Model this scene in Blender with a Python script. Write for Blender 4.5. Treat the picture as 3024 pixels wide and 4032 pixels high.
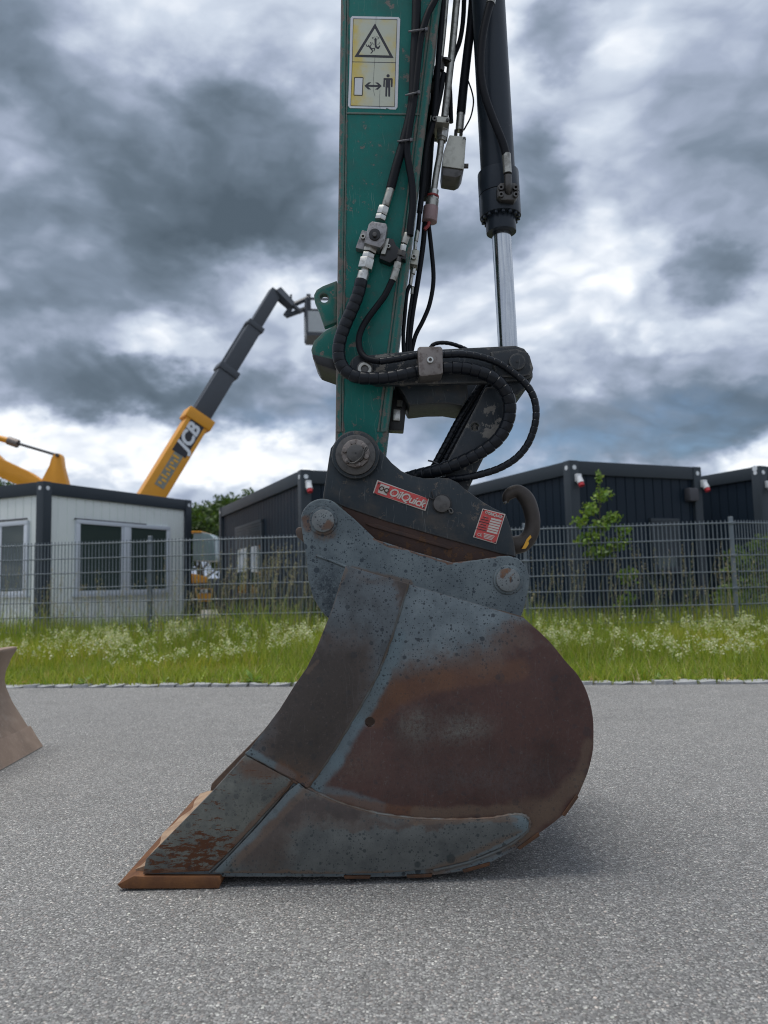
import bpy, bmesh, math, random
import numpy as np
from mathutils import Vector, Matrix
random.seed(7); RNG = np.random.default_rng(7)
for o in list(bpy.data.objects): bpy.data.objects.remove(o)
SC = bpy.context.scene
COL = SC.collection
rad = math.radians

# ------------------------------------------------------------------ camera
FPX = 3028.0                       # focal length in photo pixels
PITCH = math.atan((2300 - 2016) / FPX); ROLL = 0.024
_f = Vector((0, math.cos(PITCH), math.sin(PITCH)))
_r0 = Vector((1, 0, 0)); _u0 = Vector((0, -math.sin(PITCH), math.cos(PITCH)))
_r = _r0 * math.cos(ROLL) - _u0 * math.sin(ROLL)
_u = _r0 * math.sin(ROLL) + _u0 * math.cos(ROLL)
def ray(px, py): return _f + _r * ((px - 1512) / FPX) - _u * ((py - 2016) / FPX)
_d = ray(800, 3499); CAMH = -_d.z * 2.1 / _d.y        # bucket lip stands on the ground 2.1 m away
CAM = Vector((0, 0, CAMH))
def P(px, py, Y):
    d = ray(px, py); return CAM + d * (Y / d.y)
def PG(px, py, z=0.0):
    d = ray(px, py); return CAM + d * ((z - CAMH) / d.z)
def PP(px, py, p0, n):             # on a plane
    d = ray(px, py); return CAM + d * ((p0 - CAM).dot(n) / d.dot(n))
cam = bpy.data.cameras.new('camera'); camo = bpy.data.objects.new('camera', cam); COL.objects.link(camo)
m = Matrix.Identity(4)
for i in range(3): m[i][0] = _r[i]; m[i][1] = _u[i]; m[i][2] = -_f[i]; m[i][3] = CAM[i]
camo.matrix_world = m
cam.sensor_fit = 'VERTICAL'; cam.sensor_height = 36; cam.lens = FPX / 4032 * 36
cam.clip_start = .05; cam.clip_end = 2000
cam.dof.use_dof = True; cam.dof.focus_distance = 2.32; cam.dof.aperture_fstop = 3.6
SC.camera = camo

# ------------------------------------------------------------------ node helper
class NT:
    def __init__(s, tree): s.t = tree; tree.nodes.clear()
    def n(s, typ, ins=None, **kw):
        nd = s.t.nodes.new(typ)
        for k, v in kw.items(): setattr(nd, k, v)
        for k, v in (ins or {}).items():
            sk = nd.inputs[k]
            if isinstance(v, bpy.types.NodeSocket): s.t.links.new(v, sk)
            else: sk.default_value = v
        return nd
    def m(s, op, a, b=None, clamp=False, c=None):
        d = {0: a}
        if b is not None: d[1] = b
        if c is not None: d[2] = c
        return s.n('ShaderNodeMath', d, operation=op, use_clamp=clamp).outputs[0]
    def v(s, op, a, b=None):
        d = {0: a}
        if b is not None: d[1] = b
        nd = s.n('ShaderNodeVectorMath', d, operation=op)
        return nd.outputs['Value'] if op in ('DOT_PRODUCT', 'LENGTH') else nd.outputs[0]
    def noise(s, vec, scale, detail=4, rough=.55, dist=0, col=False):
        nd = s.n('ShaderNodeTexNoise', {'Vector': vec, 'Scale': scale, 'Detail': detail, 'Roughness': rough, 'Distortion': dist})
        return nd.outputs['Color' if col else 'Fac']
    def ramp(s, fac, stops, interp='LINEAR'):
        nd = s.n('ShaderNodeValToRGB', {'Fac': fac}); cr = nd.color_ramp; cr.interpolation = interp
        while len(cr.elements) < len(stops): cr.elements.new(.5)
        for e, (p, c) in zip(cr.elements, stops):
            e.position = p; e.color = (c, c, c, 1) if not hasattr(c, '__len__') else (*c, 1)
        return nd.outputs[0]
    def step(s, x, a, b):          # smooth 0..1
        return s.n('ShaderNodeMapRange', {'Value': x, 'From Min': a, 'From Max': b}, interpolation_type='SMOOTHSTEP').outputs[0]
    def mix(s, fac, a, b, bt='MIX'):
        nd = s.n('ShaderNodeMix', data_type='RGBA', blend_type=bt)
        for k, v in ((0, fac), (6, a), (7, b)):
            if isinstance(v, bpy.types.NodeSocket): s.t.links.new(v, nd.inputs[k])
            else: nd.inputs[k].default_value = v if k == 0 else (*v, 1)
        return nd.outputs[2]
    def cloudlobe(s, vec, c, sc):  # flat top, steeper rim
        w = s.v('MULTIPLY', s.v('SUBTRACT', vec, tuple(c)), tuple(sc)); q = s.v('DOT_PRODUCT', w, w)
        return s.m('EXPONENT', s.m('MULTIPLY', s.m('POWER', q, 1.7), -1.0))
    def lobe(s, vec, c, sc):       # exp(-|(v-c)*sc|^2)
        w = s.v('MULTIPLY', s.v('SUBTRACT', vec, tuple(c)), tuple(sc))
        return s.m('EXPONENT', s.m('MULTIPLY', s.v('DOT_PRODUCT', w, w), -1.0))

# ------------------------------------------------------------------ world, sun, exposure
SUN_DIR = Vector((-.26, .06, .96)).normalized()       # towards the sun, left and high behind cloud
def make_world():
    w = bpy.data.worlds.new('World'); SC.world = w; w.use_nodes = True
    t = NT(w.node_tree)
    out = t.n('ShaderNodeOutputWorld')
    sky = t.n('ShaderNodeTexSky', sky_type='NISHITA', sun_disc=False)
    sky.sun_elevation = math.asin(SUN_DIR.z); sky.sun_rotation = math.atan2(SUN_DIR.x, SUN_DIR.y)
    sky.air_density = 1.0; sky.dust_density = .6
    d = t.v('NORMALIZE', t.n('ShaderNodeTexCoord').outputs['Generated'])
    # cloud-layer coordinates: flatten towards the horizon
    sep = t.n('ShaderNodeSeparateXYZ', {0: d})
    zc = t.m('ADD', t.m('ABSOLUTE', sep.outputs[2]), .62)
    uv = t.n('ShaderNodeCombineXYZ', {0: t.m('DIVIDE', sep.outputs[0], zc), 1: t.m('DIVIDE', sep.outputs[1], zc), 2: t.m('MULTIPLY', sep.outputs[2], 1.2)}).outputs[0]
    uv = t.v('ADD', uv, (13.37, 5.71, 2.23))
    warp = t.v('SUBTRACT', t.noise(uv, 2.2, 5, .55, col=True), (.5, .5, .5))
    uvw = t.v('ADD', uv, t.v('MULTIPLY', warp, (.34, .34, .34)))
    n1 = t.noise(uvw, 2.2, 2, .5); n2 = t.noise(uvw, 6.0, 4, .52); n3 = t.noise(uvw, 17.0, 5, .55)
    puff = t.n('ShaderNodeTexVoronoi', {'Vector': uvw, 'Scale': 9.0, 'Smoothness': .55}, feature='SMOOTH_F1').outputs['Distance']
    puff2 = t.n('ShaderNodeTexVoronoi', {'Vector': uvw, 'Scale': 24.0, 'Smoothness': .5}, feature='SMOOTH_F1').outputs['Distance']
    warp2 = t.v('SUBTRACT', t.noise(uv, 11.0, 6, .6, col=True), (.5, .5, .5))
    dw = t.v('ADD', t.v('ADD', d, t.v('MULTIPLY', warp, (.12, .12, .12))), t.v('MULTIPLY', warp2, (.085, .085, .085)))
    D = t.m('ADD', t.m('MULTIPLY', t.m('SUBTRACT', n1, .5), .40), .75)
    D = t.m('ADD', D, t.m('MULTIPLY', t.m('SUBTRACT', n2, .5), .34))
    D = t.m('ADD', D, t.m('MULTIPLY', t.m('SUBTRACT', n3, .5), .33))
    D = t.m('ADD', D, t.m('ADD', t.m('MULTIPLY', t.m('SUBTRACT', .42, puff), .24), t.m('MULTIPLY', t.m('SUBTRACT', .42, puff2), .20)))
    # cloud masses as the photograph shows them (world-fixed directions)
    A = 1.82278
    L = [ # x, y, rx, ry (1/A px), amount
        (450, 330, 270, 170, -.62), (180, 590, 330, 170, -.42), (90, 300, 120, 120, -.05), (600, 480, 180, 90, -.34),
        (0, 40, 130, 110, -.42), (560, 850, 300, 60, -.42), (200, 830, 260, 50, -.36),
        (1530, 555, 75, 48, -.42), (1140, 420, 70, 100, -.40), (960, 530, 130, 80, -.42), (1210, 90, 90, 50, -.30), (1450, 640, 120, 30, -.20),
        (1560, 300, 170, 160, -.20), (1350, 810, 420, 50, -.16), (1330, 920, 420, 80, -.50), (1600, 880, 150, 60, -.2),
        (240, 110, 130, 110, .24), (580, 70, 220, 90, .22), (70, 330, 110, 90, .10), (1030, 170, 110, 220, .25), (560, 590, 110, 60, .28),
        (400, 760, 130, 60, .30), (260, 960, 330, 60, .34), (610, 1000, 170, 50, .30), (1260, 620, 170, 110, .18), (1500, 660, 170, 60, .14),
        (1000, 880, 120, 60, .10), (1620, 975, 60, 50, .45), (1300, 200, 120, 90, .10)]
    for x, y, rx, ry, a in L:
        c = ray(x * A, y * A).normalized()
        e = t.cloudlobe(dw, c, (FPX / (rx * A), 2.0, FPX / (ry * A)))
        D = t.m('ADD', D, t.m('MULTIPLY', e, a * .8))
    cl = t.ramp(D, [(0, (.085, .117, .152)), (.22, (.128, .170, .220)), (.42, (.21, .265, .345)), (.62, (.375, .435, .56)), (.80, (.60, .67, .78)), (1, (1.0, 1.03, 1.07))])
    cl = t.v('MULTIPLY', cl, (6.15, 6.15, 6.15))
    gap = None
    for x, y, rx, ry, a in [(1300, 940, 330, 60, .9), (1080, 960, 150, 50, .7), (640, 890, 150, 40, .5), (1640, 860, 150, 40, .3)]:
        e = t.m('MULTIPLY', t.lobe(dw, ray(x * A, y * A).normalized(), (FPX / (rx * A), 2.0, FPX / (ry * A))), a)
        gap = e if gap is None else t.m('MAXIMUM', gap, e)
    blue = t.v('MULTIPLY', sky.outputs[0], (.50, .56, .62))
    colr = t.mix(t.m('MULTIPLY', gap, t.step(n2, .70, .40)), cl, blue)
    bg = t.n('ShaderNodeBackground', {'Color': colr, 'Strength': .1})
    t.t.links.new(bg.outputs[0], out.inputs[0])
make_world()
sl = bpy.data.lights.new('sun', 'SUN'); sl.energy = 1.5; sl.angle = rad(40); sl.color = (1.0, .965, .91)
so = bpy.data.objects.new('sun', sl); COL.objects.link(so)
so.rotation_euler = (-SUN_DIR).to_track_quat('-Z', 'Y').to_euler(); so.location = (-6, 1, 9)
SC.view_settings.view_transform = 'Standard'; SC.view_settings.look = 'None'
SC.view_settings.exposure = 0.78; SC.view_settings.gamma = 1
SC.view_settings.use_curve_mapping = False
SC.render.engine = 'CYCLES'; SC.cycles.filter_width = 1.1

# ------------------------------------------------------------------ materials
MATS = {}
def newmat(name):
    mt = bpy.data.materials.new(name); mt.use_nodes = True; MATS[name] = mt
    t = NT(mt.node_tree); out = t.n('ShaderNodeOutputMaterial')
    b = t.n('ShaderNodeBsdfPrincipled'); t.t.links.new(b.outputs[0], out.inputs[0])
    return mt, t, b, t.n('ShaderNodeNewGeometry').outputs['Position']
def setp(t, b, **kw):
    for k, v in kw.items():
        k = k.replace('_', ' ')
        if isinstance(v, bpy.types.NodeSocket): t.t.links.new(v, b.inputs[k])
        elif hasattr(v, '__len__'): b.inputs[k].default_value = (*v, 1)
        else: b.inputs[k].default_value = v
def bump(t, b, h, strength=.3, dist=.002):
    nd = t.n('ShaderNodeBump', {'Height': h, 'Strength': strength, 'Distance': dist})
    t.t.links.new(nd.outputs[0], b.inputs['Normal'])
def edge_mask(t, radius):          # worn edges: bevelled normal differs from the true one
    bv = t.n('ShaderNodeBevel', {'Radius': radius}, samples=4).outputs[0]
    g = t.n('ShaderNodeNewGeometry').outputs['True Normal']
    return t.m('SUBTRACT', 1.0, t.v('DOT_PRODUCT', bv, g))
def simple(name, col, rough=.5, metal=0., var=.18, sc=14, bumps=.0, spec=.5, bscale=300):
    mt, t, b, pos = newmat(name)
    n = t.noise(pos, sc, 5, .6); n2 = t.noise(pos, sc * 9, 3)
    k = t.m('ADD', 1 - var, t.m('MULTIPLY', t.m('ADD', n, t.m('MULTIPLY', n2, .4)), var * 1.43))
    c = t.v('MULTIPLY', t.n('ShaderNodeCombineXYZ', {0: k, 1: k, 2: k}).outputs[0], tuple(col))
    setp(t, b, Base_Color=c, Roughness=t.m('ADD', rough - .06, t.m('MULTIPLY', n, .12)), Metallic=metal, Specular_IOR_Level=spec)
    if bumps: bump(t, b, t.noise(pos, bscale, 3), bumps, .001)
    return mt
def worn(name, col, under, rough=.42, edge=.006, chips=.62, chipscale=26, dust=None, dustamt=.25, metal=0., grime=.35, bumpamt=.06, scratch=.0, scol=None, lines=()):
    """painted steel: colour variation, chipped spots, scraped edges, dust"""
    mt, t, b, pos = newmat(name)
    n = t.noise(pos, 5, 5, .6); f = t.noise(pos, 60, 4, .65)
    c = t.mix(t.m('MULTIPLY', t.step(n, .35, .75), grime), tuple(col), tuple(x * .45 for x in col))
    if dust: c = t.mix(t.m('MULTIPLY', t.step(t.noise(pos, 11, 6, .7), .45, .75), dustamt), c, dust)
    ch = t.m('ADD', t.noise(pos, chipscale, 6, .72), t.m('MULTIPLY', t.m('SUBTRACT', n, .5), .25))
    for (x0, y0_, x1, y1_, Y_, wd, amt) in lines:       # rubbed bare along the plate's own edges
        a_, b_ = P(x0, y0_, Y_), P(x1, y1_, Y_); nr = Vector((-(b_ - a_).z, 0, (b_ - a_).x)).normalized()
        dd = t.m('ABSOLUTE', t.v('DOT_PRODUCT', t.v('SUBTRACT', pos, tuple(a_)), tuple(nr)))
        ch = t.m('ADD', ch, t.m('MULTIPLY', t.step(dd, wd * Y_ / FPX, 0.0), amt))
    mask = t.step(ch, chips, chips + .035)
    if edge:
        e = t.m('MULTIPLY', edge_mask(t, edge), 3.0)
        mask = t.m('MAXIMUM', mask, t.step(t.m('ADD', e, t.m('MULTIPLY', t.m('SUBTRACT', t.noise(pos, 45, 5, .7), .5), 2.0)), .30, .50))
    und = t.mix(t.noise(pos, 90, 3), tuple(under), tuple(x * .5 for x in under))
    c = t.mix(mask, c, und)
    if scratch:
        pos_w = t.v('ADD', pos, t.v('MULTIPLY', t.v('SUBTRACT', t.noise(pos, 7, 2, col=True), (.5, .5, .5)), (.06, .06, .06)))
        mp = t.n('ShaderNodeMapping', {'Vector': pos_w, 'Rotation': (0, .7, 0), 'Scale': (220, 60, 6)}).outputs[0]
        mp2 = t.n('ShaderNodeMapping', {'Vector': pos_w, 'Rotation': (0, -.9, 0), 'Scale': (260, 60, 5)}).outputs[0]
        s_ = t.m('MAXIMUM', t.step(t.noise(mp, 1, 2), .66, .73), t.step(t.noise(mp2, 1, 2), .67, .74))
        c = t.mix(t.m('MULTIPLY', s_, scratch), c, scol or tuple(min(1, x * 2.5 + .06) for x in col))
    setp(t, b, Base_Color=c, Roughness=t.m('ADD', t.m('ADD', rough - .1, t.m('MULTIPLY', f, .2)), t.m('MULTIPLY', mask, .25)), Metallic=metal, Specular_IOR_Level=.3)
    if bumpamt: bump(t, b, t.m('ADD', t.noise(pos, 420, 3), t.m('MULTIPLY', mask, -.7)), bumpamt * 2, .0015)
    return mt
def metalmat(name, col, rough, dirt=.3, dcol=(.05, .045, .04), aniso=None):
    mt, t, b, pos = newmat(name)
    n = t.noise(pos, 38, 5, .65)
    k = t.m('MULTIPLY', t.step(n, .48, .68), dirt)
    setp(t, b, Base_Color=t.mix(k, col, dcol), Metallic=t.m('SUBTRACT', 1.0, t.m('MULTIPLY', k, .8)), Roughness=t.m('ADD', rough, t.m('MULTIPLY', t.noise(pos, 120, 3), .16)))
    return mt

# --- ground surfaces
def make_asphalt():
    mt, t, b, pos = newmat('asphalt')
    wp = t.v('ADD', pos, t.v('MULTIPLY', t.v('SUBTRACT', t.noise(pos, 60, 2, col=True), (.5, .5, .5)), (.006, .006, .0)))
    vo = t.n('ShaderNodeTexVoronoi', {'Vector': wp, 'Scale': 152.0, 'Randomness': 1.0}, feature='F1', voronoi_dimensions='2D')
    vo2 = t.n('ShaderNodeTexVoronoi', {'Vector': wp, 'Scale': 290.0, 'Randomness': 1.0}, feature='F1', voronoi_dimensions='2D')
    r1 = t.n('ShaderNodeSeparateColor', {0: vo.outputs['Color']}).outputs
    r2 = t.n('ShaderNodeSeparateColor', {0: vo2.outputs['Color']}).outputs
    stone = t.ramp(r1[0], [(0, (.130, .127, .122)), (.45, (.212, .207, .200)), (.76, (.285, .279, .27)), (.90, (.37, .36, .345)), (.97, (.48, .47, .44)), (1, (.64, .62, .57))])
    tint = t.ramp(r1[1], [(0, (1.1, .98, .93)), (.12, (1.0, .96, .93)), (.3, (1, 1, 1)), (.8, (.98, 1, 1.01)), (1, (.96, 1.0, .94))])
    stone = t.mix(1.0, stone, tint, 'MULTIPLY')
    fine = t.ramp(r2[0], [(0, (.075, .074, .072)), (.6, (.165, .162, .157)), (.9, (.27, .265, .257)), (1, (.45, .44, .41))])
    d1 = vo.outputs['Distance']
    lim = t.m('ADD', .26, t.m('MULTIPLY', r1[2], .30))
    ison = t.step(t.m('SUBTRACT', d1, lim), .06, -.06)
    c = t.mix(ison, fine, stone)
    big = t.noise(pos, 1.1, 5, .6)
    kk = t.m('ADD', t.m('ADD', .70, t.m('MULTIPLY', big, .36)), t.m('MULTIPLY', t.noise(pos, 5.5, 4, .6), .28))
    c = t.mix(1.0, c, t.n('ShaderNodeCombineXYZ', {0: kk, 1: kk, 2: kk}).outputs[0], 'MULTIPLY')
    stain = t.step(t.noise(pos, 2.3, 3), .64, .78)
    c = t.mix(t.m('MULTIPLY', stain, .35), c, (.06, .058, .056))
    spot = t.step(t.noise(pos, 13, 3), .74, .79); c = t.mix(t.m('MULTIPLY', spot, .55), c, (.045, .043, .042))
    setp(t, b, Base_Color=c, Roughness=.78, Specular_IOR_Level=.4)
    h = t.m('ADD', t.m('MULTIPLY', ison, .8), t.m('MULTIPLY', t.m('SUBTRACT', .6, vo2.outputs['Distance']), .5))
    h = t.m('ADD', h, t.m('MULTIPLY', r1[1], .5))
    bump(t, b, h, .5, .0022)
make_asphalt()
simple('soil', (.075, .070, .035), .95, var=.5, sc=9, bumps=.5, bscale=60)
simple('gravel_yard', (.20, .19, .17), .95, var=.4, sc=30, bumps=.6, bscale=80)
simple('granite', (.34, .345, .35), .85, var=.35, sc=60, bumps=.5, bscale=160)
simple('mortar', (.12, .115, .10), .95, var=.4, sc=40)

# --- machine
worn('teal_paint', (.002, .160, .132), (.22, .20, .175), .40, edge=.018, chips=.61, chipscale=22, grime=.5, bumpamt=.14, scratch=.5, scol=(.14, .24, .21), dust=(.045, .085, .072), dustamt=.5, lines=[(1342, 0, 1320, 1760, 2.38, 26, .20), (1738, 0, 1515, 1800, 2.38, 34, .12), (1372, 0, 1350, 1760, 2.38, 10, .10), (1700, 0, 1478, 1800, 2.38, 10, .10)])
worn('teal_lug', (.002, .145, .115), (.26, .22, .19), .42, edge=.030, chips=.60, chipscale=20, grime=.4, bumpamt=.10)
worn('coupler_paint', (.026, .036, .044), (.13, .115, .10), .45, edge=.010, chips=.60, chipscale=30, dust=(.10, .08, .062), dustamt=.5, grime=.4, scratch=.5, scol=(.17, .18, .18))
worn('link_paint', (.024, .031, .038), (.24, .225, .20), .45, edge=.012, chips=.60, chipscale=13, dust=(.09, .075, .06), dustamt=.3, grime=.4, scratch=.4, scol=(.2, .2, .19))
worn('cylinder_paint', (.022, .030, .041), (.2, .2, .2), .34, edge=0, chips=.70, grime=.3, bumpamt=.03)
worn('coupler_rust', (.070, .040, .031), (.13, .072, .043), .75, edge=.004, chips=.56, chipscale=40, dust=(.03, .027, .028), dustamt=.7, grime=.6, bumpamt=.25)
metalmat('chrome', (.50, .52, .54), .07, .06)
metalmat('zinc', (.40, .39, .35), .34, .55)
metalmat('bright_zinc', (.54, .54, .51), .28, .35)
metalmat('worn_steel', (.24, .215, .20), .48, .8, (.07, .05, .042))
metalmat('dark_steel', (.12, .115, .11), .42, .6, (.03, .028, .026))
metalmat('valve_block', (.46, .45, .39), .42, .25)
simple('rubber', (.008, .009, .012), .50, var=.35, sc=50, spec=.15)
simple('hose_wrap', (.008, .010, .014), .30, var=.4, sc=60, spec=.28)
metalmat('valve_grey', (.34, .33, .33), .45, .6, (.06, .055, .05))
simple('black_plastic', (.012, .012, .013), .4)
simple('cable_tie', (.10, .10, .11), .4)
simple('pinkish_cap', (.30, .20, .20), .5, var=.5, sc=30)
simple('red_rubber', (.28, .03, .03), .5)
simple('forged_hook', (.050, .041, .035), .5, metal=.4, var=.5, sc=40, bumps=.7, bscale=130)
simple('hook_yellow', (.75, .38, .03), .5, var=.25, sc=60)
simple('decal_white', (.62, .64, .66), .45, var=.12, sc=40)
simple('decal_black', (.018, .018, .025), .45)
def make_decal_yellow():
    mt, t, b, pos = newmat('decal_yellow')
    o = P(1512, 240, 2.38); w = t.v('SUBTRACT', pos, tuple(o)); x = t.n('ShaderNodeSeparateXYZ', {0: w}).outputs[0]
    f = t.step(t.m('ADD', t.m('MULTIPLY', t.m('ABSOLUTE', t.m('ADD', x, .02)), 11), t.m('MULTIPLY', t.m('SUBTRACT', t.noise(pos, 18, 4), .5), 1.6)), .25, 1.0)
    setp(t, b, Base_Color=t.mix(f, (.50, .52, .42), (.62, .47, .09)), Roughness=.45)
make_decal_yellow()
def make_plate_red():
    mt, t, b, pos = newmat('plate_red')
    k = t.step(t.noise(pos, 75, 5, .7), .60, .66)
    c = t.mix(t.noise(pos, 25, 4), (.62, .055, .05), (.40, .06, .055))
    setp(t, b, Base_Color=t.mix(k, c, (.42, .36, .32)), Roughness=.45, Metallic=t.m('MULTIPLY', k, .5))
make_plate_red()
simple('plate_metal', (.52, .47, .42), .5, metal=.3, var=.35, sc=60)

# --- bucket steels: mill scale, rust and dark drops where the photograph has them
def at(px, py): return P(px, py, 2.1)
def bucket_mat(name, base, base2, browns, greys=(), drops=.9, dropcol=(.022, .028, .035), rustflake=0, flakec=(.115, .040, .014), edge=.006, edgecol=(.13, .075, .045), brown=(.058, .028, .023), scr=.12, rough=.48, bands=(), haloamt=.9):
    mt, t, b, pos = newmat(name)
    wp = t.v('ADD', pos, t.v('MULTIPLY', t.v('SUBTRACT', t.noise(pos, 9, 6, .65, col=True), (.5, .5, .5)), (.15, .1, .15)))
    n = t.noise(pos, 14, 6, .65); fine = t.noise(pos, 130, 5, .7)
    sp_ = t.n('ShaderNodeSeparateXYZ', {0: pos}).outputs; xz = t.n('ShaderNodeCombineXYZ', {0: sp_[0], 1: sp_[2], 2: 0.0}).outputs[0]
    c = t.mix(t.step(n, .35, .68), base, base2)
    acc = None
    for (x, y, rx, ry, a) in browns:
        p = at(x, y); k = FPX / 2.1
        e = t.m('MULTIPLY', t.lobe(wp, p, (k / rx, .5, k / ry)), a)
        acc = e if acc is None else t.m('ADD', acc, e)
    k1 = None
    if acc is not None:
        acc = t.m('ADD', acc, t.m('MULTIPLY', t.m('SUBTRACT', t.noise(pos, 45, 6, .75), .5), .36))
        bm_ = t.mix(t.noise(pos, 22, 6, .7), brown, tuple(x * 1.55 for x in brown))
        bm_ = t.mix(t.step(t.noise(pos, 95, 6, .8), .56, .70), bm_, (.105, .085, .076))
        bm_ = t.mix(t.m('MULTIPLY', t.step(t.noise(pos, 6, 4, .6), .5, .72), .5), bm_, tuple(x * .55 for x in brown))
        k1 = t.step(acc, .08, .74)
        halo = t.m('MULTIPLY', t.m('MULTIPLY', k1, t.m('SUBTRACT', 1.0, k1)), 2.6)
        c = t.mix(k1, c, bm_)
        c = t.mix(t.m('MULTIPLY', halo, haloamt), c, (.105, .052, .028))
    for (x, y, rx, ry, a, gc) in greys:
        p = at(x, y); k = FPX / 2.1
        e = t.m('MULTIPLY', t.lobe(wp, p, (k / rx, .5, k / ry)), a)
        e = t.m('MULTIPLY', e, t.step(t.noise(pos, 120, 5, .8), .30, .62))
        c = t.mix(e, c, gc)
    for (x0, y0_, x1, y1_, wd, amt, bc) in bands:      # discoloured stripes beside the welds
        a_, b_ = at(x0, y0_), at(x1, y1_); ab = b_ - a_; pw = t.v('SUBTRACT', t.v('ADD', pos, t.v('MULTIPLY', t.v('SUBTRACT', t.noise(pos, 18, 4, .6, col=True), (.5, .5, .5)), (.03, 0, .03))), tuple(a_))
        u_ = t.m('DIVIDE', t.v('DOT_PRODUCT', pw, tuple(ab)), ab.length_squared, clamp=True)
        uc = t.n('ShaderNodeCombineXYZ', {0: t.m('MULTIPLY', u_, ab.x), 1: 0.0, 2: t.m('MULTIPLY', u_, ab.z)}).outputs[0]
        dv = t.v('MULTIPLY', t.v('SUBTRACT', pw, uc), (1, 0, 1))
        c = t.mix(t.m('MULTIPLY', t.step(t.v('LENGTH', dv), wd * 2.1 / FPX, wd * .35 * 2.1 / FPX), amt), c, bc)
    if rustflake:
        mp = t.n('ShaderNodeMapping', {'Vector': pos, 'Rotation': (0, -.55, 0), 'Scale': (26, 26, 95)}).outputs[0]
        fl = t.m('ADD', t.noise(mp, 1, 6, .75), t.m('MULTIPLY', t.lobe(wp, at(*rustflake[:2]), (FPX / 2.1 / rustflake[2], .5, FPX / 2.1 / rustflake[3])), .15))
        c = t.mix(t.step(fl, .60, .635), c, t.mix(fine, flakec, tuple(x * .5 for x in flakec)))
    if scr:
        ps = t.v('ADD', pos, t.v('MULTIPLY', t.v('SUBTRACT', t.noise(pos, 6, 2, col=True), (.5, .5, .5)), (.09, .09, .09)))
        for rot, a_, s2 in ((.45, .70, 240), (-.95, .71, 260), (1.1, .72, 200)):
            mp = t.n('ShaderNodeMapping', {'Vector': ps, 'Rotation': (0, rot, 0), 'Scale': (s2, 40, 5)}).outputs[0]
            c = t.mix(t.m('MULTIPLY', t.step(t.noise(mp, 1, 2), a_ - .03, a_ + .02), scr), c, (.15, .15, .145))
    if drops:
        for s2, rr in ((30, .15), (85, .20), (170, .24), (13, .10)):
            vo = t.n('ShaderNodeTexVoronoi', {'Vector': xz, 'Scale': float(s2)}, feature='F1', voronoi_dimensions='2D')
            rc = t.n('ShaderNodeSeparateColor', {0: vo.outputs['Color']}).outputs
            sz = t.m('MULTIPLY', t.m('MULTIPLY', rc[0], rc[1]), rr * 2)
            dm = t.m('ADD', vo.outputs['Distance'], t.m('MULTIPLY', t.m('SUBTRACT', fine, .5), .08))
            k = t.step(t.m('SUBTRACT', dm, sz), .03, -.03)
            c = t.mix(t.m('MULTIPLY', t.m('MULTIPLY', k, drops), t.m('MULTIPLY', t.step(rc[2], .35, .45), t.m('SUBTRACT', 1.0, t.m('MULTIPLY', k1, .65)) if k1 is not None else 1.0)), c, t.mix(.92, c, dropcol))
    if edge:
        e = t.m('MULTIPLY', edge_mask(t, edge), 2.0)
        c = t.mix(t.m('MULTIPLY', t.step(t.m('ADD', e, t.m('MULTIPLY', t.m('SUBTRACT', t.noise(pos, 50, 5, .7), .5), 1.2)), .35, .7), .8), c, edgecol)
    kk = t.m('ADD', .78, t.m('MULTIPLY', fine, .44))
    c = t.mix(1.0, c, t.n('ShaderNodeCombineXYZ', {0: kk, 1: kk, 2: kk}).outputs[0], 'MULTIPLY')
    setp(t, b, Base_Color=c, Roughness=t.m('ADD', rough - .12, t.m('MULTIPLY', n, .26)), Metallic=.30, Specular_IOR_Level=.5)
    bump(t, b, t.m('ADD', fine, t.m('MULTIPLY', t.noise(pos, 420, 3), .6)), .18, .0012)
BL1, BL2 = (.152, .184, .198), (.102, .127, .140)
BLUE = (.125, .170, .188); TAN = (.135, .092, .065); ORG_ = (.135, .064, .034)
SEAM = [(1606, 2304), (1540, 2510), (1475, 2676), (1381, 2842), (1287, 2994), (1211, 3100)]
bucket_mat('bucket_side', BL1, BL2,
    [(1900, 2850, 420, 230, 1.0), (2210, 2680, 140, 130, .75), (1750, 3010, 330, 190, .9), (1450, 3040, 190, 150, .9), (2200, 2900, 190, 320, .95), (2110, 2480, 80, 40, .5), (1680, 2770, 150, 80, .35), (2000, 3150, 300, 130, .8)],
    [(1830, 2880, 95, 48, .75, (.155, .158, .14)), (1660, 2900, 110, 70, .45, (.12, .11, .10)), (1900, 3060, 320, 70, .42, (.098, .093, .093)), (1380, 3010, 90, 90, .5, (.115, .085, .066)), (1630, 2860, 40, 60, .6, (.14, .14, .122)), (2050, 2750, 150, 120, .3, (.085, .042, .036))],
    bands=[(1480, 2830, 1570, 2730, 55, .55, ORG_), (1570, 2730, 1750, 2680, 60, .6, ORG_), (1750, 2680, 2050, 2640, 55, .5, ORG_)] + [(a[0] + 28, a[1], b[0] + 28, b[1], 46, .85, BLUE) for a, b in zip(SEAM[1:], SEAM[2:])] + [(1240, 3110, 1500, 3180, 30, .5, BLUE), (1300, 3150, 1634, 3205, 26, .6, ORG_), (1634, 3208, 2040, 3195, 30, .75, TAN), (2040, 3195, 2180, 3190, 60, .6, TAN), (2090, 3260, 2280, 3080, 48, .75, TAN), (2280, 3080, 2320, 2930, 30, .6, TAN), (1700, 3440, 2090, 3290, 34, .8, TAN)])
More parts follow.
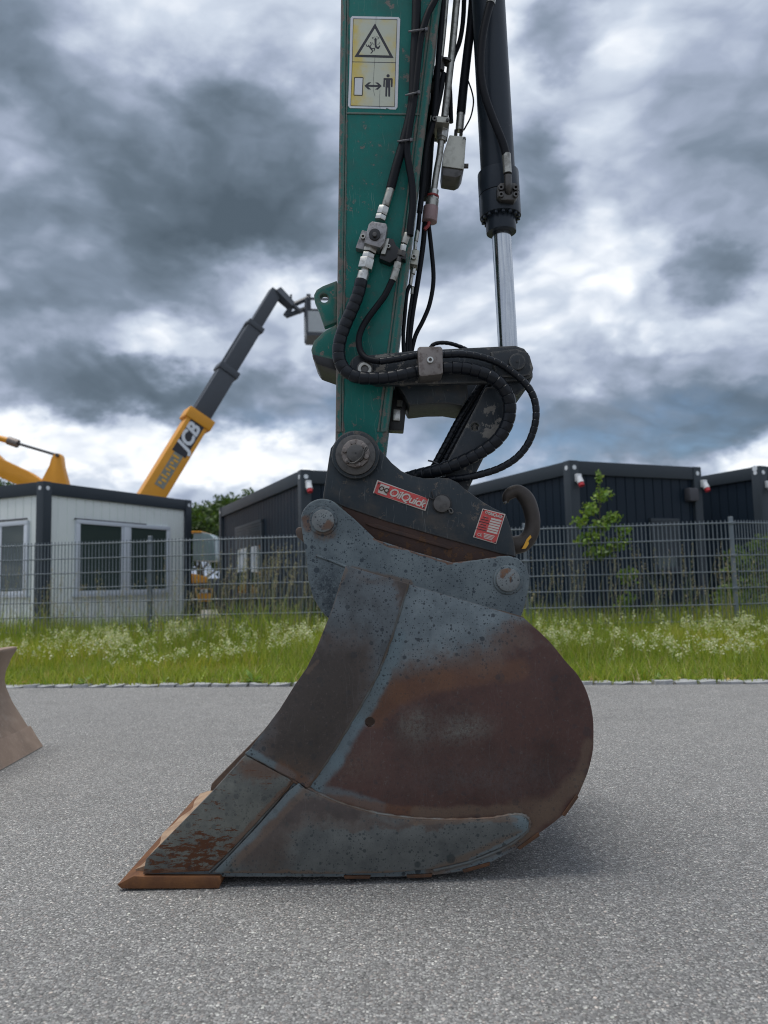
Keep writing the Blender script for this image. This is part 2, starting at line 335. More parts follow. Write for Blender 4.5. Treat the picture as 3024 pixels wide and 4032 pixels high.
bucket_mat('bucket_cheek', (.105, .123, .134), (.066, .075, .081),
    [(1230, 2800, 170, 230, .85), (1350, 2650, 140, 160, .5), (1150, 2960, 120, 120, .6), (1600, 2330, 26, 90, .9), (1500, 2270, 160, 30, .3)], [(1120, 3050, 110, 60, .5, (.13, .08, .05))], drops=.9, haloamt=.35, brown=(.043, .035, .031),
    bands=[(975, 2960, 1150, 3055, 24, .75, BLUE), (1110, 3030, 1205, 3095, 40, .6, ORG_), (1360, 2240, 1240, 2560, 12, .5, TAN), (1250, 2600, 1210, 2650, 10, .5, TAN)])
bucket_mat('bucket_bottom', (.120, .127, .122), (.078, .084, .083),
    [(1300, 3180, 300, 40, .8), (1700, 3236, 420, 18, .5), (1050, 3330, 120, 130, .55), (1000, 3160, 120, 90, .5)], drops=.8, haloamt=.35, dropcol=(.03, .04, .042), brown=(.052, .041, .037),
    bands=[(1185, 3075, 860, 3410, 34, .65, BLUE), (1200, 3110, 930, 3400, 22, .5, TAN), (880, 3446, 1700, 3446, 20, .8, TAN), (1700, 3440, 2080, 3280, 30, .7, TAN), (2040, 3225, 2085, 3260, 34, .8, BLUE), (1850, 3395, 2075, 3275, 14, .7, BLUE), (1250, 3130, 1640, 3235, 14, .5, TAN), (1640, 3238, 2030, 3225, 14, .55, TAN)])
bucket_mat('bucket_cutter', (.145, .150, .132), (.092, .097, .090), [(1050, 3010, 160, 60, .5)], drops=.4, rustflake=(760, 3380, 230, 120), brown=(.06, .052, .047), scr=.2, bands=[(570, 3440, 830, 3432, 22, .8, ORG_), (1150, 3080, 840, 3410, 14, .6, ORG_)])
bucket_mat('bucket_ear', (.148, .182, .193), (.100, .126, .138),
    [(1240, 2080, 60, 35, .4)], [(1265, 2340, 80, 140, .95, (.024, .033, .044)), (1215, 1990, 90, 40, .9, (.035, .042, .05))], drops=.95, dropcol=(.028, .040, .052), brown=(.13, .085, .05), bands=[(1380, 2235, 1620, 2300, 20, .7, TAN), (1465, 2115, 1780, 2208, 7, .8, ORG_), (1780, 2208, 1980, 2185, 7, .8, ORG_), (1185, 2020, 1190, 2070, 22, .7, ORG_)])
bucket_mat('bucket_weld', (.135, .15, .15), (.115, .092, .072), [(1150, 3100, 140, 80, .5), (1900, 3240, 400, 40, .4)], drops=0, edge=0, scr=0, brown=(.15, .095, .065))
bucket_mat('lip_rust', (.20, .085, .030), (.12, .05, .022), [], drops=.25, dropcol=(.10, .045, .03), edge=.005, edgecol=(.22, .12, .07), scr=.15, rough=.7)
bucket_mat('lip_tan', (.40, .28, .185), (.27, .175, .115), [], drops=.2, dropcol=(.12, .09, .07), edge=.004, edgecol=(.36, .27, .2), scr=.15, rough=.75)
bucket_mat('bucket_shell', (.085, .062, .05), (.13, .095, .075), [], drops=.2, edge=.005, edgecol=(.25, .12, .05))
bucket_mat('wear_rust', (.115, .05, .022), (.06, .035, .022), [], drops=.2, edge=.004, edgecol=(.16, .08, .04), rough=.7)
bucket_mat('pin_steel', (.19, .212, .215), (.145, .155, .155), [(1267, 2050, 34, 26, .55), (1995, 2240, 12, 26, .8), (2030, 2290, 8, 24, .7)], drops=.8, edge=.004, brown=(.13, .062, .03))
worn('blade_steel', (.30, .215, .160), (.44, .35, .28), .62, edge=.008, chips=.62, chipscale=14, dust=(.42, .315, .24), dustamt=.6, grime=.45, scratch=.6, scol=(.36, .30, .26), bumpamt=.2)

# --- background things
simple('fence_zinc', (.18, .21, .235), .45, metal=.25, var=.15)
simple('container_dark', (.010, .019, .031), .5, var=.12, sc=3, spec=.18)
simple('container_frame', (.034, .044, .054), .5, var=.12, sc=3, spec=.3)
simple('container_white', (.80, .84, .81), .5, var=.06, sc=2)
simple('container_seal', (.06, .06, .07), .6)
simple('window_frame', (.62, .66, .72), .4, var=.05)
simple('casting_white', (.72, .75, .78), .5)
simple('socket_white', (.66, .68, .70), .45)
simple('socket_red', (.55, .035, .045), .45)
simple('machine_yellow', (.72, .31, .012), .4, var=.14, sc=3)
simple('boom_dark', (.050, .058, .070), .42, var=.2, sc=4)
simple('boom_label', (.23, .24, .20), .5, var=.3, sc=20)
simple('basket_grey', (.42, .45, .46), .5, var=.2, sc=6)
simple('tyre', (.02, .02, .02), .8)
def glassmat(name, col, rough=.04):
    mt, t, b, pos = newmat(name); setp(t, b, Base_Color=col, Roughness=rough, Specular_IOR_Level=.6)
glassmat('window_glass', (.045, .064, .057)); glassmat('cab_glass', (.19, .27, .27), .12)
def leafmat(name, trans=.35):
    mt = bpy.data.materials.new(name); mt.use_nodes = True; MATS[name] = mt
    t = NT(mt.node_tree); out = t.n('ShaderNodeOutputMaterial')
    c = t.n('ShaderNodeAttribute', attribute_name='tint').outputs['Color']
    d = t.n('ShaderNodeBsdfDiffuse', {'Color': c}); tr = t.n('ShaderNodeBsdfTranslucent', {'Color': t.mix(1.0, c, (1.15, 1.1, .7), 'MULTIPLY')})
    mx = t.n('ShaderNodeMixShader', {0: trans, 1: d.outputs[0], 2: tr.outputs[0]})
    gl = t.n('ShaderNodeBsdfGlossy', {'Roughness': .45, 'Color': (1, 1, 1, 1)})
    mx2 = t.n('ShaderNodeMixShader', {0: .03, 1: mx.outputs[0], 2: gl.outputs[0]})
    t.t.links.new(mx2.outputs[0], out.inputs[0])
leafmat('leaf'); leafmat('petal', .4)
simple('bark', (.09, .07, .05), .9, var=.4, sc=20)

# ------------------------------------------------------------------ object helpers
ORG = {}                            # world origin of each object (no rotations in parents)
def tag(o, label=None, cat=None, group=None, kind=None):
    for k, v in (('label', label), ('category', cat), ('group', group), ('kind', kind)):
        if v: o[k] = v
    return o
def thing(name, loc, label, cat, group=None):
    o = bpy.data.objects.new(name, None); COL.objects.link(o); o.location = loc; o.empty_display_size = .1
    ORG[o] = Vector(loc); return tag(o, label, cat, group)
def link(name, me, mat, parent=None, loc=None):
    o = bpy.data.objects.new(name, me); COL.objects.link(o)
    if mat and not me.materials: me.materials.append(MATS[mat])
    if parent is not None:
        o.parent = parent; o.location = (Vector(loc) - ORG[parent]) if loc is not None else (0, 0, 0)
        ORG[o] = Vector(loc) if loc is not None else ORG[parent]
    else:
        o.location = loc if loc is not None else (0, 0, 0); ORG[o] = Vector(o.location)
    return o
def smooth(me, ang=None):
    me.polygons.foreach_set('use_smooth', np.ones(len(me.polygons), bool))
    if ang is not None: me.set_sharp_from_angle(angle=rad(ang))
def from_bm(name, bm, mat, parent=None, origin=None, bevel=0, ang=None, seg=2):
    if bevel:
        bm.normal_update()
        ed = [e for e in bm.edges if len(e.link_faces) == 2 and e.calc_face_angle(0) > .5]
        bmesh.ops.bevel(bm, geom=ed, offset=bevel, segments=seg, affect='EDGES', profile=.6, clamp_overlap=True)
    o_ = origin if origin is not None else (ORG[parent] if parent is not None else Vector((0, 0, 0)))
    bmesh.ops.translate(bm, verts=bm.verts, vec=-Vector(o_))
    me = bpy.data.meshes.new(name); bm.to_mesh(me); bm.free()
    if ang is not None: smooth(me, ang)
    return link(name, me, mat, parent, None if (parent is not None and origin is None) else o_)
def extrude_poly(bm, pts, vec, holes=()):
    """prism from a world-space loop (and hole loops) swept by vec"""
    loops = [pts] + list(holes)
    if not holes:
        n = len(pts); a = [bm.verts.new(p) for p in pts]; b = [bm.verts.new(Vector(p) + vec) for p in pts]
        bm.faces.new(a); bm.faces.new(b[::-1])
        for i in range(n): bm.faces.new((a[i], b[i], b[(i + 1) % n], a[(i + 1) % n]))
    else:
        eds = []
        for lp in loops:
            a = [bm.verts.new(p) for p in lp]
            eds += [bm.edges.new((a[i], a[(i + 1) % len(a)])) for i in range(len(a))]
        r = bmesh.ops.triangle_fill(bm, use_beauty=True, use_dissolve=False, edges=eds)
        fs = [g for g in r['geom'] if isinstance(g, bmesh.types.BMFace)]
        ex = bmesh.ops.extrude_face_region(bm, geom=fs, use_keep_orig=True)
        bmesh.ops.translate(bm, verts=[g for g in ex['geom'] if isinstance(g, bmesh.types.BMVert)], vec=vec)
    bmesh.ops.recalc_face_normals(bm, faces=bm.faces)
def prism(name, pts, Y0, Y1, mat, parent, bevel=.002, holes=(), ang=30):
    """photo outline standing at distance Y0, given real thickness to Y1"""
    bm = bmesh.new()
    extrude_poly(bm, [P(x, y, Y0) for x, y in pts], Vector((0, Y1 - Y0, 0)), [[P(x, y, Y0) for x, y in h] for h in holes])
    return from_bm(name, bm, mat, parent, bevel=bevel, ang=ang)
def circle(cx, cy, r, n=28, a0=0, a1=360):
    full = abs(a1 - a0) >= 360
    return [(cx + r * math.cos(rad(a0 + (a1 - a0) * i / (n if full else n - 1))), cy + r * math.sin(rad(a0 + (a1 - a0) * i / (n if full else n - 1)))) for i in range(n)]
def spline(pts, k=6, closed=False):
    """Catmull-Rom through tuples"""
    pts = [np.array(p, float) for p in pts]; n = len(pts); out = []
    rng = range(n) if closed else range(n - 1)
    for i in rng:
        p0, p1, p2, p3 = (pts[(i + j) % n] if closed else pts[min(max(i + j, 0), n - 1)] for j in (-1, 0, 1, 2))
        for j in range(k):
            s = j / k
            out.append(.5 * ((2 * p1) + (p2 - p0) * s + (2 * p0 - 5 * p1 + 4 * p2 - p3) * s * s + (-p0 + 3 * p1 - 3 * p2 + p3) * s ** 3))
    if not closed: out.append(pts[-1])
    return [tuple(p) for p in out]
def sweep(bm, C, R, sides=12, cap=True, squash=None):
    """tube along world points C with radii R"""
    C = [Vector(c) for c in C]; n = len(C); rings = []
    T = [(C[min(i + 1, n - 1)] - C[max(i - 1, 0)]).normalized() for i in range(n)]
    up = Vector((0, 1, 0)) if abs(T[0].y) < .9 else Vector((1, 0, 0))
    N = (up - T[0] * up.dot(T[0])).normalized()
    for i in range(n):
        N = (N - T[i] * N.dot(T[i])).normalized(); B = T[i].cross(N)
        sq = squash or (1, 1)
        rings.append([bm.verts.new(C[i] + (N * math.cos(2 * math.pi * j / sides) * sq[0] + B * math.sin(2 * math.pi * j / sides) * sq[1]) * R[i]) for j in range(sides)])
    for i in range(n - 1):
        for j in range(sides):
            k = (j + 1) % sides; bm.faces.new((rings[i][j], rings[i][k], rings[i + 1][k], rings[i + 1][j]))
    if cap: bm.faces.new(rings[0][::-1]); bm.faces.new(rings[-1])
def tube(name, pts, mat, parent, r, k=6, sides=14, Y=2.33, wrap=0):
    """hose through photo points; items (x, y[, Y]); r in photo px"""
    q = [(p[0], p[1], p[2] if len(p) > 2 else Y) for p in pts]
    q = spline(q, k)
    C = [P(*p) for p in q]
    R0 = [r * p[2] / FPX for p in q]
    if wrap:                        # overlapping spiral wrap: saw-tooth radius
        C2, R2 = [C[0]], [R0[0]]; s = 0
        L = [0]
        for a, b in zip(C, C[1:]): L.append(L[-1] + (b - a).length)
        step = wrap; m_ = int(L[-1] / step)
        def samp(d):
            d = min(max(d, 0), L[-1]); i = int(np.searchsorted(L, d)); i = min(max(i, 1), len(L) - 1)
            u = (d - L[i - 1]) / max(1e-9, L[i] - L[i - 1]); return C[i - 1].lerp(C[i], u), R0[i - 1] * (1 - u) + R0[i] * u
        C2, R2 = [], []
        for i in range(m_):
            for f, g in ((.02, .93), (.10, 1.05), (.55, 1.045), (.95, .99)):
                c, rr = samp((i + f) * step); C2.append(c); R2.append(rr * g)
        C, R0 = C2, R2
    bm = bmesh.new(); sweep(bm, C, R0, sides)
    return from_bm(name, bm, mat, parent, ang=50 if not wrap else 28)
def cyl(name, a, b, ra, rb, mat, parent, sides=20, bevel=0, ang=35):
    bm = bmesh.new(); a = Vector(a); b = Vector(b)
    sweep(bm, [a, b], [ra, rb], sides)
    return from_bm(name, bm, mat, parent, bevel=bevel, ang=ang)
def pcyl(name, a, b, r, mat, parent, Y=2.33, sides=20, rb=None, bevel=0):
    """cylinder between photo points at distance Y, radius in px"""
    Ya = a[2] if len(a) > 2 else Y; Yb = b[2] if len(b) > 2 else Y
    return cyl(name, P(a[0], a[1], Ya), P(b[0], b[1], Yb), r * Ya / FPX, (rb or r) * Yb / FPX, mat, parent, sides, bevel)
def disc(name, c, r, Y0, Y1, mat, parent, sides=32, bevel=.002, hole=0):
    """turned pin or washer with its axis along the machine's width; photo px"""
    return prism(name, circle(c[0], c[1], r, sides), Y0, Y1, mat, parent, bevel, [circle(c[0], c[1], hole, sides)] if hole else (), 40)
def boxm(bm, c, sx, sy, sz, ax=None):
    """box centred at c with half sizes along the axes ax (three vectors)"""
    ax = ax or (Vector((1, 0, 0)), Vector((0, 1, 0)), Vector((0, 0, 1))); c = Vector(c)
    v = [bm.verts.new(c + ax[0] * (sx * i) + ax[1] * (sy * j) + ax[2] * (sz * k)) for i in (-1, 1) for j in (-1, 1) for k in (-1, 1)]
    for f in ((0, 1, 3, 2), (4, 6, 7, 5), (0, 4, 5, 1), (2, 3, 7, 6), (0, 2, 6, 4), (1, 5, 7, 3)): bm.faces.new([v[i] for i in f])
def box(name, c, sx, sy, sz, mat, parent, ax=None, bevel=.0):
    bm = bmesh.new(); boxm(bm, c, sx, sy, sz, ax); bmesh.ops.recalc_face_normals(bm, faces=bm.faces)
    return from_bm(name, bm, mat, parent, bevel=bevel, ang=30)
def text_mesh(name, body, origin, ex, ey, size, mat, parent, depth=.0006, shear=0., weight=0., align='LEFT', spacing=1.):
    """lettering as flat raised mesh: origin, unit axes ex (reading) and ey (up), letter size in m"""
    cu = bpy.data.curves.new(name, 'FONT'); cu.body = body; cu.size = size; cu.shear = shear
    cu.extrude = depth; cu.align_x = align; cu.align_y = 'CENTER'; cu.space_character = spacing; cu.resolution_u = 3
    ob = bpy.data.objects.new(name, cu); COL.objects.link(ob)
    dg = bpy.context.evaluated_depsgraph_get(); dg.update()
    me = bpy.data.meshes.new_from_object(ob.evaluated_get(dg)); bpy.data.objects.remove(ob); bpy.data.curves.remove(cu)
    ez = ex.cross(ey); o_ = Vector(origin) - ORG[parent]
    M4 = Matrix(((ex.x, ey.x, ez.x, o_.x), (ex.y, ey.y, ez.y, o_.y), (ex.z, ey.z, ez.z, o_.z), (0, 0, 0, 1)))
    bm = bmesh.new()                # bolder strokes: the letters laid over themselves, each a hair proud of the last
    w_ = weight * size
    for k, (dx, dy) in enumerate(((0, 0), (w_, w_), (-w_, w_), (w_, -w_), (-w_, -w_)) if weight else ((0, 0),)):
        n0 = len(bm.verts); bm.from_mesh(me); bm.verts.ensure_lookup_table()
        bmesh.ops.translate(bm, verts=bm.verts[n0:], vec=(dx, dy, k * .00012))
    bmesh.ops.transform(bm, matrix=M4, verts=bm.verts)
    me2 = bpy.data.meshes.new(name); bm.to_mesh(me2); bm.free(); bpy.data.meshes.remove(me)
    return link(name, me2, mat, parent)
# tracing frames: zoomed views of the photograph -> photo pixels
def fr(ox, oy, s): return lambda *q: [(ox + x * s, oy + y * s, *rest) for x, y, *rest in q]
Z1 = fr(1200, 0, .60277); Z2 = fr(1150, 850, .63291); Z3 = fr(1150, 1650, .63291); Z4 = fr(400, 2600, .60277)
Z5 = fr(1200, 2300, .72333); ZM = fr(1300, 700, .30139); ZD = fr(1330, 30, .18987); ZN = fr(1440, 1860, .36166); ZC = fr(1550, 300, .36166); ZT = fr(1500, 0, .30139); ZA = fr(0, 0, 1.82278)
# ------------------------------------------------------------------ ground, road, kerb
ka, kb = PG(60, 2710), PG(2577, 2696)
E = (kb - ka); E.z = 0; E.normalize(); NN = Vector((-E.y, E.x, 0))       # along the kerb, away from the road
K0 = ka + E * ((0 - ka.x) / E.x)                                          # kerb line at x = 0
def road(u, s, z=0.): return K0 + E * u + NN * s + Vector((0, 0, z))
def sheet(name, pts, mat, kind='structure'):
    me = bpy.data.meshes.new(name); me.from_pydata([tuple(p) for p in pts], [], [tuple(range(len(pts)))]); me.update()
    return tag(link(name, me, mat), kind=kind)
sheet('ground', [(-400, -400, -.03), (400, -400, -.03), (400, 400, -.03), (-400, 400, -.03)], 'soil')
sheet('asphalt_road', [road(-60, -40), road(60, -40), road(60, 0), road(-60, 0)], 'asphalt')
sheet('gravel_yard', [road(-60, 4.4, -.024), road(60, 4.4, -.024), road(60, 60, -.024), road(-60, 60, -.024)], 'gravel_yard')
kerb = sheet('kerb', [road(-30, 0.002, -.004), road(30, 0.002, -.004), road(30, .17, -.004), road(-30, .17, -.004)], 'mortar')
stones = []
for i in range(5):                                                        # five stone shapes shared along the row
    bm = bmesh.new(); n = 7
    w, d, h = .5, .5, .5
    boxm(bm, (0, 0, 0), w, d, h)
    bmesh.ops.subdivide_edges(bm, edges=bm.edges, cuts=1, use_grid_fill=True)
    for v in bm.verts:
        v.co += Vector([random.uniform(-.07, .07) for _ in range(3)])
        if abs(v.co.x) > .4 and abs(v.co.y) > .4: v.co.x *= .86; v.co.y *= .88
    bmesh.ops.recalc_face_normals(bm, faces=bm.faces)
    me = bpy.data.meshes.new('kerb_stone'); bm.to_mesh(me); bm.free(); me.materials.append(MATS['granite']); stones.append(me)
u = -4.6
while u < 4.4:
    l = random.uniform(.13, .19)
    o = link('kerb_stone', random.choice(stones), None, kerb, road(u + l / 2, .085 + random.uniform(-.008, .008), -.029 + random.uniform(-.005, .004)))
    o.scale = (l - .012, random.uniform(.135, .15), .09)
    o.rotation_euler = (random.uniform(-.04, .04), random.uniform(-.04, .04), math.atan2(E.y, E.x) + random.uniform(-.05, .05)); u += l

# ------------------------------------------------------------------ grass and flowers (numpy built)
def blades(name, pos, h, w, lean, tint, mat, kind='stuff', parent=None):
    """curved blade strips; pos (N,3), lean (N,2) tip offset"""
    N = len(pos); ang = RNG.uniform(0, 2 * np.pi, N)
    side = np.stack([np.cos(ang), np.sin(ang), np.zeros(N)], 1) * (w / 2)[:, None]
    ln = np.concatenate([lean, np.zeros((N, 1))], 1)
    up = np.zeros((N, 3)); up[:, 2] = h
    V = np.empty((N, 5, 3))
    V[:, 0] = pos - side; V[:, 1] = pos + side
    mid = pos + up * .55 + ln * .30
    V[:, 2] = mid - side * .8; V[:, 3] = mid + side * .8
    V[:, 4] = pos + up + ln
    base = (np.arange(N) * 5)[:, None]
    quads = (base + np.array([0, 1, 3, 2])); tris = base + np.array([2, 3, 4])
    me = bpy.data.meshes.new(name)
    me.vertices.add(N * 5); me.vertices.foreach_set('co', V.reshape(-1))
    li = np.concatenate([quads, tris], 1).reshape(-1)
    me.loops.add(len(li)); me.loops.foreach_set('vertex_index', li.astype(np.int32))
    me.polygons.add(N * 2)
    me.polygons.foreach_set('loop_start', np.stack([np.arange(N) * 7, np.arange(N) * 7 + 4], 1).reshape(-1).astype(np.int32))
    me.update(calc_edges=True); set_tint(me, np.repeat(tint, 5, 0))
    return tag(link(name, me, mat, parent), kind=kind) if kind else link(name, me, mat, parent)
def set_tint(me, rgb):
    at_ = me.attributes.new('tint', 'FLOAT_COLOR', 'POINT')
    at_.data.foreach_set('color', np.concatenate([rgb, np.ones((len(rgb), 1))], 1).astype(np.float32).reshape(-1))
def quads_mesh(name, C, size, tint, mat, parent=None, kind=None, origin=None, aspect=.55, droop=None):
    """leaf-like folded quads with random orientation at C"""
    N = len(C); a = RNG.normal(size=(N, 3)); a /= np.linalg.norm(a, axis=1)[:, None]
    if droop is not None: a[:, 2] = a[:, 2] * .5 + droop; a /= np.linalg.norm(a, axis=1)[:, None]
    b = np.cross(a, RNG.normal(size=(N, 3))); b /= np.linalg.norm(b, axis=1)[:, None]
    c = np.cross(a, b); s = size[:, None]
    if origin is not None: C = C - np.array(origin)
    V = np.empty((N, 4, 3)); V[:, 0] = C - a * s * .5; V[:, 1] = C + b * s * .5 * aspect + c * s * .1; V[:, 2] = C + a * s * .5; V[:, 3] = C - b * s * .5 * aspect + c * s * .1
    me = bpy.data.meshes.new(name); me.vertices.add(N * 4); me.vertices.foreach_set('co', V.reshape(-1))
    me.loops.add(N * 4); me.loops.foreach_set('vertex_index', np.arange(N * 4, dtype=np.int32))
    me.polygons.add(N); me.polygons.foreach_set('loop_start', (np.arange(N) * 4).astype(np.int32))
    me.update(calc_edges=True); set_tint(me, np.repeat(tint, 4, 0))
    if parent is not None: o = link(name, me, mat, parent)
    else: o = link(name, me, mat, None, origin)
    return tag(o, kind=kind) if kind else o
Ev, Nv, K0v = np.array(E), np.array(NN), np.array(K0)
def scatter(n, s0, s1, u0=-7.0, u1=6.6, power=1.0):
    s = s0 + (s1 - s0) * RNG.random(n) ** power; u_ = RNG.uniform(u0, u1, n)
    return K0v + u_[:, None] * Ev + s[:, None] * Nv + np.array([0, 0, -.03]), s, u_
def patch(u_, s, f, seed=0):        # cheap smooth variation
    return .5 + .5 * np.sin(u_ * f + 1.3 * np.sin(s * f * .7 + seed) + seed) * np.cos(s * f * .8 - seed + .8 * np.sin(u_ * f * .6))
def tints(n, cols, wts, jit=.16):
    c = np.array(cols)[RNG.choice(len(cols), n, p=np.array(wts) / sum(wts))]
    return c * RNG.uniform(1 - jit, 1 + jit, (n, 1)) * RNG.uniform(.93, 1.07, (n, 3))
G = [(.245, .345, .030), (.345, .415, .048), (.155, .25, .024), (.40, .40, .10), (.45, .38, .18)]
pos, s, u_ = scatter(112000, .15, 5.2, power=1.2)
hgt = np.interp(s, [.15, .5, 1.1, 1.7, 2.8, 3.6, 5], [.09, .15, .20, .27, .30, .36, .42]) * RNG.uniform(.55, 1.15, len(s)) * (.8 + .4 * patch(u_, s, 2.1))
tn = tints(len(s), G, [4, 4, 3, 1.8, .9], .22); pt = patch(u_, s, 1.7, 3.1)[:, None]
tn = tn * (.82 + .34 * pt) * np.where(pt > .62, np.array([[1.12, 1.0, .9]]), 1.0)
blades('grass', pos, hgt, RNG.uniform(.0035, .0075, len(s)), RNG.normal(0, .26, (len(s), 2)) * hgt[:, None], tn, 'leaf')
pos, s, u_ = scatter(22000, .06, .8)
hgt = RNG.uniform(.05, .16, len(s))
blades('short_grass', pos, hgt, RNG.uniform(.005, .009, len(s)), RNG.normal(0, .4, (len(s), 2)) * hgt[:, None], tints(len(s), G, [4, 5, 2, 2, 1]), 'leaf')
# bedstraw: cream flower plumes over thin stems
pos, s, u_ = scatter(2400, .75, 3.5, power=.8)
keep = RNG.random(len(s)) < np.clip(patch(u_, s, 2.6, 1.7) ** 2 * 1.3 * np.interp(s, [.7, 1.3, 3.5], [.3, 1, .75]), 0, 1); pos, s, u_ = pos[keep], s[keep], u_[keep]
hgt = np.interp(s, [.7, 1.3, 2.2, 3.5], [.19, .28, .35, .40]) * RNG.uniform(.75, 1.2, len(s)); ln = RNG.normal(0, .13, (len(s), 2))
blades('flower_stems', pos, hgt, np.full(len(s), .005), ln, tints(len(s), G[:3], [1, 1, 1]), 'leaf')
nf = 26; fr_ = RNG.random((len(s), nf)) ** .8
top = pos + np.concatenate([ln, hgt[:, None]], 1)
C = top[:, None, :] - (top - pos)[:, None, :] * (fr_[..., None] * .30)
C = C + RNG.normal(0, 1, C.shape) * (.007 + fr_[..., None] * .024) * np.array([1, 1, .7])
nC = C.shape[0] * nf
quads_mesh('bedstraw_flowers', C.reshape(-1, 3), RNG.uniform(.012, .024, nC), tints(nC, [(.56, .60, .34), (.66, .68, .48), (.40, .47, .2)], [4, 3, 2], .1), 'petal', kind='stuff', aspect=.9)
# tall seeding grass along the fence
pos, s, u_ = scatter(560, 2.8, 4.4); hgt = RNG.uniform(.65, 1.25, len(s)) * (.75 + .35 * patch(u_, s, 1.4, 2)); ln = RNG.normal(0, .16, (len(s), 2)) + np.array([.06, 0])
blades('tall_grass', pos, hgt, np.full(len(s), .006), ln, tints(len(s), [(.20, .22, .09), (.33, .29, .17), (.14, .2, .05)], [3, 3, 2]), 'leaf')
top = pos + np.concatenate([ln, hgt[:, None]], 1); fr_ = RNG.random((len(s), 26))
C = top[:, None, :] - (top - pos)[:, None, :] * (fr_[..., None] * .26) + RNG.normal(0, .007, (len(s), 26, 3)); nC = len(s) * 26
quads_mesh('grass_seed_heads', C.reshape(-1, 3), RNG.uniform(.010, .022, nC), tints(nC, [(.36, .32, .21), (.27, .27, .13), (.42, .36, .27)], [3, 2, 2]), 'petal', kind='stuff', aspect=.4, droop=1.0)
# taller dry stalks in the gap beside the dark container
pos, s, u_ = scatter(110, 3.1, 4.6, -2.9, -.9); hgt = RNG.uniform(.9, 1.45, len(s)); ln = RNG.normal(.16, .14, (len(s), 2))
blades('dry_stalks', pos, hgt, np.full(len(s), .006), ln, tints(len(s), [(.33, .30, .17), (.24, .26, .10)], [3, 2]), 'leaf')
top = pos + np.concatenate([ln, hgt[:, None]], 1); fr_ = RNG.random((len(s), 40))
C = top[:, None, :] - (top - pos)[:, None, :] * (fr_[..., None] * .24) + RNG.normal(0, .010, (len(s), 40, 3)); nC = len(s) * 40
quads_mesh('stalk_seed_heads', C.reshape(-1, 3), RNG.uniform(.012, .026, nC), tints(nC, [(.38, .34, .23), (.30, .29, .16)], [3, 2]), 'petal', kind='stuff', aspect=.4, droop=1.0)
# long green blades at the fence foot
pos, s, u_ = scatter(6400, 2.8, 5.0); hgt = RNG.uniform(.28, .62, len(s)) * (.55 + .75 * patch(u_, s, 1.9, 4))
blades('long_grass', pos, hgt, RNG.uniform(.007, .012, len(s)), RNG.normal(0, .30, (len(s), 2)) * hgt[:, None], tints(len(s), G[:4], [3, 4, 3, 1.5]), 'leaf')
# fallen leaf bits along the kerb
pos, s, u_ = scatter(420, .09, .26); pos[:, 2] = RNG.uniform(.026, .036, len(s))
k_ = RNG.random(len(s)) < np.interp(u_, [-5, 0, 5], [.25, .5, 1]); pos = pos[k_]
quads_mesh('leaf_litter', pos, RNG.uniform(.02, .045, len(pos)), tints(len(pos), [(.48, .38, .10), (.34, .24, .08), (.5, .46, .22)], [3, 2, 2]), 'leaf', kind='stuff', aspect=.6)
# broad-leaved weeds in the kerb joint
def weed(u_, s_, n, size, label, col):
    b = road(u_, s_, .0); t = thing('weed', b, label, 'weed', 'weeds growing over the kerb')
    for i in range(n):
        a = random.uniform(0, 6.28); L_ = size * random.uniform(.7, 1.2); el = random.uniform(.35, 1.1)
        d = Vector((math.cos(a) * math.cos(el), math.sin(a) * math.cos(el), math.sin(el))); sd = Vector((-math.sin(a), math.cos(a), 0))
        V = [b + Vector((0, 0, .01)), b + d * L_ * .5 + sd * L_ * .17, b + d * L_ + Vector((0, 0, -.2 * L_)), b + d * L_ * .5 - sd * L_ * .17, b + d * L_ * .55 + Vector((0, 0, .03 * L_))]
        me = bpy.data.meshes.new('leaf'); me.from_pydata([tuple(v - b) for v in V], [], [(0, 1, 4), (1, 2, 4), (2, 3, 4), (3, 0, 4)]); me.update()
        set_tint(me, np.tile(np.array(col) * random.uniform(.8, 1.2), (5, 1))); link('leaf', me, 'leaf', t)
for px, lab, sz, col in ((330, 'low spreading green weed creeping over the pale kerb stones', .13, (.13, .21, .03)), (1000, 'pale green rosette weed sprouting from the kerb joint', .16, (.20, .32, .06)),
                    (1290, 'brownish dock weed beside the bucket cheek at the kerb', .17, (.14, .12, .06)), (2600, 'small leafy weed among yellow fallen leaves at the kerb', .10, (.18, .28, .05)), (60 + 590, 'tiny yellow-green weed lying on the kerb edge', .09, (.25, .33, .07))):
    q = PP(px, 2690, K0 + NN * .16, NN); weed((q - K0).dot(E), .15, 9, sz, lab, col)

